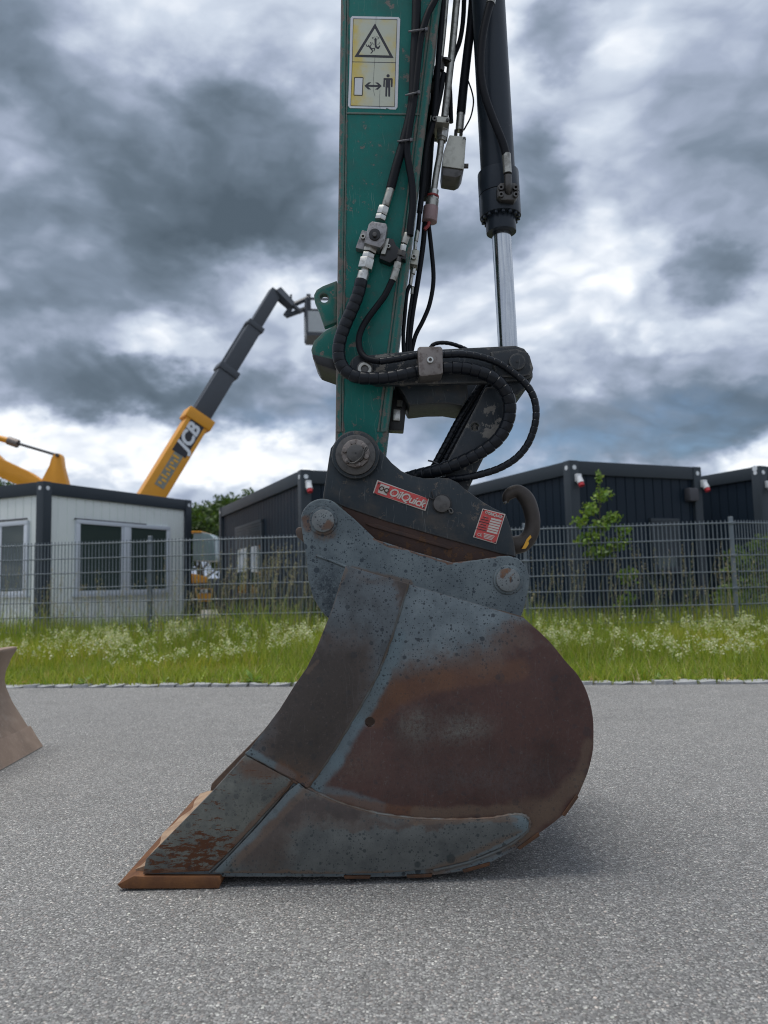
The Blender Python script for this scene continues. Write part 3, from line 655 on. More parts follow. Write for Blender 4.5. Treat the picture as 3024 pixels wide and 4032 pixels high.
# ------------------------------------------------------------------ trees
def tree(name, base, height, clumps, nleaf, leaf, cols, wts, label, cat='tree', trunk_r=.05, group=None):
    """clumps: (dx, dy, z, rx, rz) ellipsoids filled with leaves; limbs reach every clump"""
    base = Vector(base); t = thing(name, base, label, cat, group)
    bm = bmesh.new(); topz = max(c[2] for c in clumps)
    pts = [base + Vector((math.sin(i * 1.3) * trunk_r * .5, 0, -.05 + (topz + .05) * i / 6)) for i in range(7)]
    sweep(bm, pts, [trunk_r * (1 - .13 * i) for i in range(7)], 8)
    from_bm('trunk', bm, 'bark', t, ang=60)
    for (dx, dy, z, rx, rz) in clumps:
        bm = bmesh.new(); z0 = max(.15, z - rz - rx * .6)
        st = base + Vector((0, 0, min(z0, topz * .85))); en = base + Vector((dx, dy, z))
        mid = st.lerp(en, .5) + Vector((0, 0, -.1 * rx))
        sweep(bm, [st, mid, en], [trunk_r * .45, trunk_r * .3, trunk_r * .1], 6); from_bm('limb', bm, 'bark', t, ang=60)
    C = []
    vol = np.array([c[3] ** 2 * c[4] for c in clumps]); cnt = (nleaf * vol ** .75 / (vol ** .75).sum()).astype(int)
    for (dx, dy, z, rx, rz), n in zip(clumps, cnt):
        v = RNG.normal(size=(n, 3)); v /= np.linalg.norm(v, axis=1)[:, None]; rr = RNG.random((n, 1)) ** .45
        bumpy = 1 + .25 * np.sin(v[:, :1] * 5 + dx) * np.cos(v[:, 2:] * 6 + z)
        C.append(np.array([dx, dy, z]) + v * rr * bumpy * np.array([rx, rx, rz]))
    C = np.concatenate(C)
    quads_mesh('crown', C, RNG.uniform(.7, 1.3, len(C)) * leaf, tints(len(C), cols, wts, .25), 'leaf', t, aspect=.7)
    return t
TG = [(.055, .105, .018), (.085, .145, .025), (.035, .07, .014)]
def bgtree(px, ytop, Y, wid, label, seed, group=None):
    random.seed(seed); topz = P(px, ytop, Y).z; X = P(px, ytop, Y).x; r = wid
    cl = [(random.uniform(-r, r) * .6, random.uniform(-r, r) * .6, topz * random.uniform(.42, .86), r * random.uniform(.35, .55), topz * random.uniform(.10, .16)) for _ in range(16)]
    cl.append((0, 0, topz * .90, r * .4, topz * .10))
    tree('leafy_tree', (X, Y, -.03), topz, cl, 9000, .17, TG, [3, 2, 3], label, trunk_r=.14, group=group)
bgtree(790, 1985, 34, 1.9, 'dark green leafy tree behind the white container end', 3)
bgtree(878, 1952, 37, 1.9, 'round green treetop just above the dark shuttered container roof', 5)
bgtree(985, 1918, 40, 1.6, 'taller treetop showing over the middle of the dark container roof', 9)
bgtree(15, 1880, 42, 2.0, 'pale green tree below the orange excavator boom', 12)
random.seed(21)
# young sapling behind the fence
sx = PP(2375, 2300, K0 + NN * 4.05, NN); sapz = PP(2345, 1840, K0 + NN * 4.05, NN).z
cl = [(0, 0, sapz - .12, .06, .12), (.05, 0, sapz - .33, .13, .10), (-.10, .05, sapz - .5, .13, .10), (.16, 0, sapz - .62, .12, .09), (-.24, 0, sapz - .66, .12, .08), (.0, 0, sapz - .72, .16, .10), (.30, 0, sapz - .78, .12, .07), (-.16, 0, sapz - .88, .18, .10), (.2, 0, sapz - .95, .18, .10), (-.02, 0, sapz - 1.05, .2, .1), (.35, .1, sapz - 1.35, .14, .12), (.30, .1, sapz - 1.7, .12, .15)]
tree('young_sapling', (sx.x, sx.y, -.03), sapz, cl, 1500, .055, [(.17, .28, .04), (.11, .20, .03), (.24, .34, .07)], [3, 3, 2], 'slender young sapling with pale leaves behind the wire fence', 'sapling', .012)
q = P(2990, 2300, 11.2)
tree('leafy_shrub', (q.x, q.y, -.03), 1.5, [(0, 0, .5, .5, .4), (.2, 0, .9, .35, .3), (-.2, .1, 1.0, .3, .3), (.1, 0, 1.25, .25, .2), (-.4, 0, .5, .3, .3), (.5, 0, .6, .4, .4)], 2600, .06, [(.10, .17, .03), (.07, .13, .02), (.16, .22, .05)], [3, 3, 2], 'loose green shrub beyond the corner post of the fence', 'shrub', .02)

# ------------------------------------------------------------------ wire mesh fence
def make_fence():
    fr_ = PP(2893, 2300, K0, Vector((0, 1, 0))); FR = P(2895, 2260, 9.46); FR.z = 0
    FL = P(0, 2260, 10.75); FL.z = 0
    w = (FL - FR); w.normalize(); yaw = math.atan2(w.y, w.x)
    w2 = Vector((math.cos(rad(24)), math.sin(rad(24)), 0))
    t = thing('wire_mesh_fence', FR, 'grey double-wire mesh fence on posts behind the grass verge', 'fence')
    def rodmesh(name, half, axis, r, sides=6):
        bm = bmesh.new(); a = Vector(axis) * half; sweep(bm, [-a, a], [r, r], sides)
        me = bpy.data.meshes.new(name); bm.to_mesh(me); bm.free(); smooth(me, 60); me.materials.append(MATS['fence_zinc']); return me
    vert = rodmesh('vertical_wire', .735, (0, 0, 1), .0060); hor = rodmesh('horizontal_wire', 1.25, (1, 0, 0), .0075); hor2 = rodmesh('horizontal_wire', 1.25, (1, 0, 0), .0075)
    bm = bmesh.new(); boxm(bm, (0, 0, 0), .022, .032, .76); bmesh.ops.bevel(bm, geom=bm.edges[:], offset=.004, segments=1, affect='EDGES'); bmesh.ops.recalc_face_normals(bm, faces=bm.faces)
    post = bpy.data.meshes.new('post'); bm.to_mesh(post); bm.free(); post.materials.append(MATS['fence_zinc'])
    bm = bmesh.new(); boxm(bm, (0, 0, 0), .034, .012, .016); bmesh.ops.bevel(bm, geom=bm.edges[:], offset=.003, segments=1, affect='EDGES'); bmesh.ops.recalc_face_normals(bm, faces=bm.faces)
    clip = bpy.data.meshes.new('clip'); bm.to_mesh(clip); bm.free(); clip.materials.append(MATS['fence_zinc'])
    nrm = Vector((-w.y, w.x, 0));  nrm = nrm if nrm.y < 0 else -nrm
    for k in range(5):
        p = FR + w * (2.52 * k); o = link('post', post, None, t, p + Vector((0, 0, .755)) - nrm * .045); o.rotation_euler = (0, 0, yaw)
        for z in (1.435, 1.035, .635, .235):
            c = link('clip', clip, None, o, None); c.location = (0, .045 if nrm.dot(Vector((-math.sin(yaw), math.cos(yaw), 0))) > 0 else -.045, z - .755)
    for k in range(4):
        for j in range(8):
            for sgn in (-1, 1):
                o = link('horizontal_wire', hor, None, t, FR + w * (2.52 * k + 1.26) + nrm * (.0142 * sgn) + Vector((0, 0, 1.435 - .2 * j))); o.rotation_euler = (0, 0, yaw)
    for k in range(202):
        o = link('vertical_wire', vert, None, t, FR + w * (.03 + .05 * k) + Vector((0, 0, .735)))
    n2 = Vector((-w2.y, w2.x, 0))
    for j in range(8):
        for sgn in (-1, 1):
            o = link('horizontal_wire', hor2, None, t, FR + w2 * 1.29 + n2 * (.0142 * sgn) + Vector((0, 0, 1.435 - .2 * j))); o.rotation_euler = (0, 0, rad(24))
    for k in range(50): link('vertical_wire', vert, None, t, FR + w2 * (.06 + .05 * k) + Vector((0, 0, .735)))
make_fence()

# ------------------------------------------------------------------ site containers
UPV = Vector((0, 0, 1))
def container(label, K, yaw, lr, ll, H, wall, frame, pitch, castcol='casting_white'):
    """K: near corner on the ground; right face runs along dr, left face along dl"""
    dr = Vector((math.cos(yaw), math.sin(yaw), 0)); dl = Vector((-math.sin(yaw), math.cos(yaw), 0))
    t = thing('site_container', K, label, 'container', None)
    ax = (dr, dl, UPV); c = .085
    for a, b in ((0, 0), (lr, 0), (0, ll), (lr, ll)):
        p = K + dr * (c if a == 0 else a - c) + dl * (c if b == 0 else b - c)
        po = box('corner_post', p + UPV * (H / 2), c, c, H / 2, frame, t, ax, .012)
        for d_, off in ((dl, dr), (dr, dl)):                           # lifting eyes in the top corner
            q = p - d_ * (c + .001) * (1 if (d_ is dl and b == 0) or (d_ is dr and a == 0) else -1) + UPV * (H / 2 - .10)
        if b == 0: disc3('lifting_eye', p - dl * c + UPV * (H - .11), -dl, .036, .05, castcol, po)
        if a == 0: disc3('lifting_eye', p - dr * c + UPV * (H - .11), -dr, .036, .05, castcol, po)
    for z, hh in ((H - .11, .105), (.08, .075)):
        nm = 'top_rail' if z > 1 else 'bottom_rail'
        for b in (.07, ll - .07): box(nm, K + dr * (lr / 2) + dl * b + UPV * z, lr / 2 - 2 * c, .06, hh, frame, t, ax, .008)
        for a in (.07, lr - .07): box(nm, K + dr * a + dl * (ll / 2) + UPV * z, .06, ll / 2 - 2 * c, hh, frame, t, ax, .008)
    box('roof', K + dr * (lr / 2) + dl * (ll / 2) + UPV * (H - .06), lr / 2 - .12, ll / 2 - .12, .03, frame, t, ax)
    for o_, d_, n_, L_ in ((K + dl * .06, dr, -dl, lr), (K + dr * .06, dl, -dr, ll), (K + dl * (ll - .06), dr, dl, lr), (K + dr * (lr - .06), dl, dr, ll)):
        bm = bmesh.new(); xs = []; x = 2 * c
        while x < L_ - 2 * c - .001:
            for f, dd in ((0, 0), (pitch - .022, 0), (pitch - .016, -.012), (pitch - .006, -.012)):
                if x + f < L_ - 2 * c: xs.append((x + f, dd))
            x += pitch
        xs.append((L_ - 2 * c, 0))
        lo = [bm.verts.new(o_ + d_ * a + n_ * dd + UPV * .155) for a, dd in xs]; hi = [bm.verts.new(o_ + d_ * a + n_ * dd + UPV * (H - .215)) for a, dd in xs]
        for i in range(len(xs) - 1): bm.faces.new((lo[i], lo[i + 1], hi[i + 1], hi[i]))
        from_bm('wall_panel', bm, wall, t)
    return t, dr, dl
def disc3(name, c, n, r, dpt, mat, parent, sides=14, r2=None):
    n = Vector(n).normalized(); return cyl(name, Vector(c) - n * dpt * .96, Vector(c) + n * .004, r, r2 or r, mat, parent, sides)
def face_rect(K, d, n, x0, y0, x1, y1):
    """photo box -> (u0, u1, z0, z1) on a wall plane"""
    a, b = PP(x0, (y0 + y1) / 2, K, n), PP(x1, (y0 + y1) / 2, K, n); u0, u1 = sorted(((a - K).dot(d), (b - K).dot(d)))
    xm = (x0 + x1) / 2; return u0, u1, PP(xm, y1, K, n).z, PP(xm, y0, K, n).z
def window(t, K, d, nout, u0, u1, z0, z1, panes, framem='window_frame', shutter=0, fw=.07, sill=True):
    ax = (d, nout, UPV); w = box('window', K + d * ((u0 + u1) / 2) + nout * .006 + UPV * ((z0 + z1) / 2), (u1 - u0) / 2 - .001, .012, (z1 - z0) / 2 - .001, 'container_seal', t, ax)
    f = lambda c, sx, sy, sz, nm='frame', mt=framem: box(nm, c, sx, sy, sz, mt, w, ax, .004)
    um, zm = (u0 + u1) / 2, (z0 + z1) / 2; B = K + nout * .024
    f(B + d * um + UPV * (z1 - fw / 2), (u1 - u0) / 2, .03, fw / 2); f(B + d * um + UPV * (z0 + fw / 2), (u1 - u0) / 2, .03, fw / 2)
    step = (u1 - u0) / panes
    for i in range(panes + 1):
        uu = u0 + step * i + (fw / 2 if i == 0 else -fw / 2 if i == panes else 0); ww = fw / 2 if i in (0, panes) else fw * .95
        f(B + d * uu + UPV * zm, ww, .028, (z1 - z0) / 2 - fw)
    for i in range(panes):
        a, b_ = u0 + step * i + fw, u0 + step * (i + 1) - fw
        if 0 < i: a += fw * .4
        if i < panes - 1: b_ -= fw * .4
        for uu in (a, b_): f(B + d * uu + UPV * zm, fw * .32, .020, (z1 - z0) / 2 - fw, 'sash')
        box('pane', K + d * ((a + b_) / 2) + nout * .030 + UPV * zm, (b_ - a) / 2, .003, (z1 - z0) / 2 - fw, 'window_glass', w, ax)
    if shutter:
        zt = z1 - fw; n = int(shutter / .05)
        for i in range(n): box('shutter_slat', K + d * um + nout * .046 + UPV * (zt - .026 - .05 * i), (u1 - u0) / 2 - fw, .007, .022, 'container_frame', w, ax, .004)
    if sill: box('sill', K + d * um + nout * .03 + UPV * (z0 - .02), (u1 - u0) / 2 + .03, .05, .012, 'container_seal' if framem != 'window_frame' else 'window_frame', w, ax, .003)
    return w
def power_socket(t, c, n, d):
    """hooded white power inlet with red cap hanging from the wall"""
    dn = (n * .45 - UPV).normalized(); c = Vector(c)
    s_ = box('power_socket', c + n * .03 + UPV * .03, .045, .035, .06, 'socket_white', t, (d, n, UPV), .012)
    cyl('socket_hood', c + n * .045 + UPV * .035, c + n * .045 + UPV * .035 + dn * .10, .044, .052, 'socket_white', s_, 16)
    cyl('red_cap', c + n * .045 + UPV * .035 + dn * .09, c + n * .045 + UPV * .035 + dn * .15, .046, .042, 'socket_red', s_, 16)
H = 2.6
# white office container, near corner at photo x 172
K1 = PG(172, 1893, H); K1.z = 0; yaw1 = math.atan2(.90, .435)
dr1 = Vector((math.cos(yaw1), math.sin(yaw1), 0)); dl1 = Vector((-dr1.y, dr1.x, 0))
l1 = (PP(755, 2100, K1, dl1) - K1).dot(dr1)
t1, dr, dl = container('white panelled office container with dark grey frame and bright windows', K1, yaw1, l1, 6.0, H, 'container_white', 'container_frame', .19)
for nm_, nrm_ in (('r', -dl), ('l', -dr)): pass
Kw = K1 + dl * .06; u0, u1, z0, z1 = face_rect(Kw, dr, dl, 292, 2060, 662, 2338)
window(t1, Kw, dr, -dl, u0, u1, z0, z1, 2)
Kw = K1 + dr * .06; u0, u1, z0, z1 = face_rect(Kw, dl, dr, 115, 2055, -20, 2345)
window(t1, Kw, dl, -dr, u0, u0 + 1.5, z0, z1, 2)
for c_, d_, n_ in ((PP(290, 2043, K1 + dl * .06, dl), dr, -dl), (PP(112, 2043, K1 + dr * .06, dr), dl, -dr)):
    box('awning_rail', c_ + n_ * .03 + d_ * .85, .85, .014, .012, 'container_seal', t1, (d_, n_, UPV))
YAW = rad(24)
def dark_container(label, px, py, rx, ll):
    K = PG(px, py, H); K.z = 0; d1 = Vector((math.cos(YAW), math.sin(YAW), 0)); d2 = Vector((-d1.y, d1.x, 0))
    lr = (PP(rx, 2000, K, d2) - K).dot(d1) if rx else 2.5
    t, dr, dl = container(label, K, YAW, lr, ll, H, 'container_dark', 'container_frame', .19)
    return t, K, dr, dl, lr
t2, K2, dr, dl, lr = dark_container('dark grey container with a half-lowered window shutter, next to the trees', 1184, 1848, None, 6.1)
Kw = K2 + dr * .06; u0, u1, z0, z1 = face_rect(Kw, dl, dr, 1040, 2060, 935, 2350)
window(t2, Kw, dl, -dr, u0, u1, z0, z1, 2, 'container_frame', shutter=.42)
power_socket(t2, PP(1212, 1915, K2, dl), -dl, dr)
t3, K3, dr, dl, lr = dark_container('dark grey container with a vent hood, behind the young sapling', 2242, 1811, 2770, 6.1)
power_socket(t3, PP(2272, 1890, K3, dl), -dl, dr); power_socket(t3, PP(2766, 1912, K3, dl), -dl, dr)
c = PP(2712, 1950, K3 + dl * .06, dl); vh = box('vent_hood', c - dl * .06, .10, .07, .11, 'container_seal', t3, (dr, -dl, UPV), .03)
u0, u1, z0, z1 = face_rect(K3 + dl * .06, dr, dl, 2560, 2042, 2672, 2250)
window(t3, K3 + dl * .06, dr, -dl, u0, u1, z0, z1, 1, 'container_frame', shutter=.6)
t4, K4, dr, dl, lr = dark_container('dark grey container standing past the fence corner post, farthest along the row', 2989, 1833, None, 6.1)
power_socket(t4, PP(3020, 1915, K4, dl), -dl, dr)
cl_ = PP(2972, 1845, K4, dr); disc3('lamp', cl_, -dr, .05, .03, 'casting_white', t4)

# ------------------------------------------------------------------ telehandler with raised boom behind the white container
def wheel(t, c, axis, r, w):
    axis = Vector(axis).normalized(); wh = cyl('wheel', Vector(c) - axis * w / 2, Vector(c) + axis * w / 2, r, r, 'tyre', t, 24, .05)
    cyl('rim', Vector(c) - axis * (w / 2 + .01), Vector(c) + axis * (w / 2 + .01), r * .5, r * .5, 'machine_yellow', wh, 16)
def make_telehandler():
    tip = P(1085, 1150, 21.2); b0 = P(600, 1945, 19.4); d = (tip - b0).normalized()
    root = b0 - d * 1.9
    g = Vector((root.x - .2, root.y + .1, 0))
    t = thing('telescopic_handler', g, 'yellow telehandler with raised dark telescopic boom carrying a work basket', 'telehandler')
    sd = d.cross(UPV).normalized(); nm = sd.cross(d).normalized(); ax = (d, sd, nm)
    def sec(name, a, b, hw, hh, mat, **k): return box(name, (a + b) / 2, (b - a).length / 2, hw * 1.13, hh * 1.13, mat, t, ax, .03)
    def along(px, py):              # nearest point of the boom axis to a photo ray
        r_ = ray(px, py).normalized(); w0 = b0 - CAM; bb = d.dot(r_); dd = d.dot(w0); ee = r_.dot(w0)
        return b0 + d * ((bb * ee - dd) / (1 - bb * bb))
    p1, p2, p3 = along(785, 1640), along(893, 1462), along(1000, 1288)
    yb = sec('outer_boom', root, p1, .23, .27, 'machine_yellow')
    sec('boom_collar', p1 - d * .28, p1 + d * .02, .265, .34, 'machine_yellow')
    sec('boom_section', p1, p2, .19, .225, 'boom_dark'); sec('boom_collar', p2 - d * .12, p2 + d * .08, .22, .27, 'boom_dark')
    sec('boom_section', p2, p3, .16, .185, 'boom_dark'); sec('boom_collar', p3 - d * .1, p3 + d * .06, .185, .225, 'boom_dark')
    sec('boom_section', p3, tip, .13, .15, 'boom_dark')
    for a, b in ((p1, p2), (p2, p3)): sec('hose_rail', a + nm * .27, b + nm * .23, .03, .02, 'boom_dark')
    # lettering on the side that faces the yard
    s = -sd if sd.y > 0 else sd
    pl = along(755, 1715); bd = box('brand_panel', pl - d * .05 + s * .264, .64, .004, .20, 'decal_black', t, (d, s, nm), 0)
    ez = d.cross(nm); ex_, ey_ = (d, nm) if ez.dot(s) > 0 else (d, -nm)
    text_mesh('lettering', 'JCB', pl - d * .17 + s * .272, ex_, ey_, .48, 'casting_white', bd, .002, .25, .035, 'CENTER')
    pl = along(668, 1865); bd = box('model_panel', pl + s * .264, .5, .004, .13, 'boom_label', t, (d, s, nm), 0)
    for i in range(9): box('stripe', pl + d * (-.40 + .10 * i) + s * .270 + nm * (.03 * (-1) ** i), .028, .003, .045 + .02 * (i % 3), 'hook_yellow', bd, (d, s, nm))
    # knuckle, jib and basket
    k1 = P(1150, 1208, 21.3); kn = P(1088, 1148, 21.2)
    bm = bmesh.new(); sweep(bm, [kn, k1], [.19, .15], 4); from_bm('knuckle', bm, 'boom_dark', t, ang=30)
    j2 = P(1222, 1188, 21.4)
    for a, b in ((P(1145, 1205, 21.3), P(1222, 1170, 21.4)), (P(1125, 1245, 21.3), P(1215, 1212, 21.4)), (P(1150, 1205, 21.3), P(1122, 1245, 21.3)), (P(1150, 1200, 21.3), P(1185, 1230, 21.3)), (P(1215, 1160, 21.4), P(1217, 1240, 21.4))):
        bm = bmesh.new(); sweep(bm, [a, b], [.07, .07], 6); from_bm('jib_bar', bm, 'boom_dark', t, ang=40)
    cyl('beacon', P(1146, 1200, 21.3), P(1146, 1160, 21.3), .02, .03, 'boom_dark', t, 8)
    B = P(1240, 1335, 21.5); ex_, ey_ = Vector((1, .15, 0)).normalized(), Vector((-.15, 1, 0)).normalized()
    ax2 = (ex_, ey_, UPV); Wd, Dp = 1.5, .9; O = B + ex_ * .5
    box('basket_floor', O, Wd / 2, Dp / 2, .04, 'boom_dark', t, ax2)
    for ii in (-1, 1):
        for jj in (-1, 1): box('basket_post', O + ex_ * (ii * Wd / 2) + ey_ * (jj * Dp / 2) + UPV * .52, .03, .03, .5, 'boom_dark', t, ax2)
        box('basket_rail', O + ey_ * (ii * Dp / 2) + UPV * 1.02, Wd / 2, .03, .03, 'boom_dark', t, ax2)
        box('basket_rail', O + ex_ * (ii * Wd / 2) + UPV * 1.02, .03, Dp / 2, .03, 'boom_dark', t, ax2)
        box('basket_panel', O + ey_ * (ii * Dp / 2) + UPV * .36, Wd / 2 - .03, .012, .30, 'basket_grey', t, ax2)
        box('basket_panel', O + ex_ * (ii * Wd / 2) + UPV * .36, .012, Dp / 2 - .03, .30, 'basket_grey', t, ax2)
    # chassis hidden behind the container
    hx = Vector((d.x, d.y, 0)).normalized(); hy = Vector((-hx.y, hx.x, 0)); ax3 = (hx, hy, UPV); G0 = Vector((root.x - .2, root.y + .1, 0))
    box('chassis', G0 + UPV * .85, 1.5, .75, .32, 'machine_yellow', t, ax3, .05)
    box('counterweight', G0 - hx * 1.55 + UPV * 1.05, .3, .8, .4, 'boom_dark', t, ax3, .06)
    cb = box('cab', G0 + hy * .55 + UPV * 1.75, .6, .38, .58, 'cab_glass', t, ax3, .08); box('cab_roof', G0 + hy * .55 + UPV * 2.36, .64, .42, .04, 'machine_yellow', cb, ax3, .02)
    for i in (-1, 1):
        for j in (-1, 1): wheel(t, G0 + hx * i * 1.1 + hy * j * .85 + UPV * .6, hy, .6, .4)
make_telehandler()

# ------------------------------------------------------------------ yellow excavator whose boom rises at the left
def make_yellow_excavator():
    Y = 22.0; ZZ = fr(0, 1650, .3014)
    q = P(-900, 1800, Y); t = thing('yellow_excavator', (q.x, Y, 0), 'orange-yellow excavator with boom and stick reaching over the white container', 'excavator')
    bp = ZZ((-700, -150), (-400, 150), (0, 515), (200, 610), (300, 655), (370, 690), (520, 790), (640, 860), (560, 960), (350, 900), (150, 830), (0, 760), (-450, 520), (-700, 420))
    pts = [P(x, y, Y - .18) for x, y in bp]; fx = pts[0].x - 2.6          # boom runs on, bent, down to its foot on the body
    pts += [Vector((pts[-1].x - .5, Y - .18, pts[-1].z - .25)), Vector((fx + .35, Y - .18, 1.75)), Vector((fx - .25, Y - .18, 1.95)), Vector((pts[0].x - .7, Y - .18, pts[0].z + .05))]
    bm = bmesh.new(); extrude_poly(bm, pts, Vector((0, .36, 0))); from_bm('boom', bm, 'machine_yellow', t, bevel=.02, ang=30)
    prism('stick', ZZ((690, 470), (720, 445), (770, 450), (795, 490), (810, 620), (870, 840), (900, 1300), (960, 2300), (760, 2400), (620, 1300), (540, 800), (640, 610), (665, 520)), Y - .14, Y + .14, 'machine_yellow', t, .02)
    a, b, c = ZZ((-700, 60), (170, 300), (740, 470))
    pcyl('ram_barrel', a, ZZ((130, 288))[0], 12, 'machine_yellow', t, Y, 16); pcyl('ram_head', ZZ((110, 280))[0], ZZ((235, 325))[0], 17, 'worn_steel', t, Y, 16); pcyl('ram_rod', ZZ((200, 310))[0], c, 5.5, 'boom_dark', t, Y, 12)
    disc('pin', c[:2], 7, Y - .2, Y + .2, 'dark_steel', t, 16)
    bk = P(250, 2280, Y); box('bucket', Vector((bk.x - .2, Y, .45)), .5, .45, .44, 'boom_dark', t, None, .12)
    bx = fx + .3
    for s_ in (-1, 1):
        tr = box('track', Vector((bx - 1.0, Y + s_ * 1.05, .42)), 1.7, .28, .42, 'tyre', t, None, .2)
    box('body', Vector((bx - 1.2, Y, 1.5)), 1.6, 1.2, .6, 'machine_yellow', t, None, .12)
    cb = box('cab', Vector((bx - .1, Y - .75, 1.95)), .75, .45, .8, 'cab_glass', t, None, .1); box('cab_roof', Vector((bx - .1, Y - .75, 2.78)), .78, .47, .05, 'machine_yellow', cb, None, .03)
make_yellow_excavator()

# ------------------------------------------------------------------ small yellow machine seen in the gap between two containers
def make_mini():
    Y = 20.0; c = P(800, 2200, Y); X = c.x
    t = thing('compact_excavator', (X, Y + .5, 0), 'compact yellow machine with pale glazed cab parked in the gap between containers', 'excavator')
    zt = P(800, 2088, Y).z
    for s_ in (-1, 1): box('track', Vector((X + s_ * .55, Y + .6, .24)), .16, .85, .24, 'tyre', t, None, .12)
    box('undercarriage', Vector((X, Y + .6, .35)), .4, .5, .12, 'boom_dark', t)
    cz = P(800, 2212, Y).z
    box('body', Vector((X, Y + .7, .78)), .62, .7, .26, 'boom_dark', t, None, .08)
    cb = prism('cab', [(760, 2208), (760, 2096), (775, 2092), (822, 2100), (842, 2120), (846, 2208)], Y - .05, Y + 1.1, 'cab_glass', t, .04)
    prism('cab_roof', [(745, 2098), (748, 2090), (790, 2090), (792, 2097)], Y - .09, Y + 1.15, 'machine_yellow', cb, .01)
    prism('side_panel', [(752, 2258), (775, 2262), (815, 2272), (812, 2294), (752, 2296)], Y - .12, Y + .0, 'machine_yellow', t, .015)
    pn = prism('nose_panel', [(768, 2316), (834, 2318), (832, 2368), (785, 2370), (772, 2345)], Y - .14, Y + .0, 'machine_yellow', t, .015)
    b_ = prism('badge', [(774, 2318), (830, 2320), (829, 2336), (776, 2336)], Y - .148, Y - .141, 'decal_black', pn, 0)
    text_mesh('lettering', 'JCB', P(801, 2328, Y - .152), Vector((1, 0, 0)), UPV, .13, 'casting_white', b_, .001, .25, .03, 'CENTER')
make_mini()

# ------------------------------------------------------------------ dozer blade standing at the left edge
def make_blade():
    prof = [(165, 2944), (150, 2925), (100, 2850), (50, 2770), (26, 2715), (19, 2680), (24, 2650), (45, 2600), (68, 2562), (66, 2553), (50, 2551), (10, 2556), (-30, 2580), (-45, 2640), (-45, 2720), (-10, 2800), (50, 2880), (110, 2946)]
    Yf = PG(165, 2941).y
    pts = [P(x, y, Yf) for x, y in prof]; zmin = min(p.z for p in pts)
    for p in pts: p.z -= zmin - .004
    nearp = PG(0, 3033); vec = Vector((nearp.x - pts[0].x, nearp.y - Yf, 0)).normalized() * 1.45
    t = thing('dozer_blade', (pts[0] + pts[5]) / 2 * 1.0, 'scuffed brown concave steel blade standing on the asphalt by itself', 'blade')
    bm = bmesh.new(); extrude_poly(bm, pts, vec); from_bm('blade_plate', bm, 'blade_steel', t, bevel=.004, ang=40)
    a = PG(165, 2941)
    lip = [pts[0] + Vector((.006, 0, -.002)), pts[1] + Vector((.006, 0, .002)), pts[1].lerp(pts[2], .75) + Vector((.008, 0, .006)), pts[1].lerp(pts[2], .75) + Vector((-.004, 0, .0)), pts[0] + Vector((-.012, 0, 0))]
    bm = bmesh.new(); extrude_poly(bm, [l + vec.normalized() * -.004 for l in lip], vec * 1.006); from_bm('cutting_edge', bm, 'blade_steel', t, bevel=.002, ang=40)
    for f in (.35, .75):
        o = pts[13] + vec * f; box('push_arm', o + Vector((-.45, 0, -.08)), .48, .05, .07, 'worn_steel', t, None, .01)
        bm = bmesh.new(); sweep(bm, [o + Vector((-.85, 0, -.1)), o + Vector((-.85, 0, -.1 - (o.z - .1))) ], [.05, .05], 10); from_bm('support_leg', bm, 'worn_steel', t, ang=40)
make_blade()
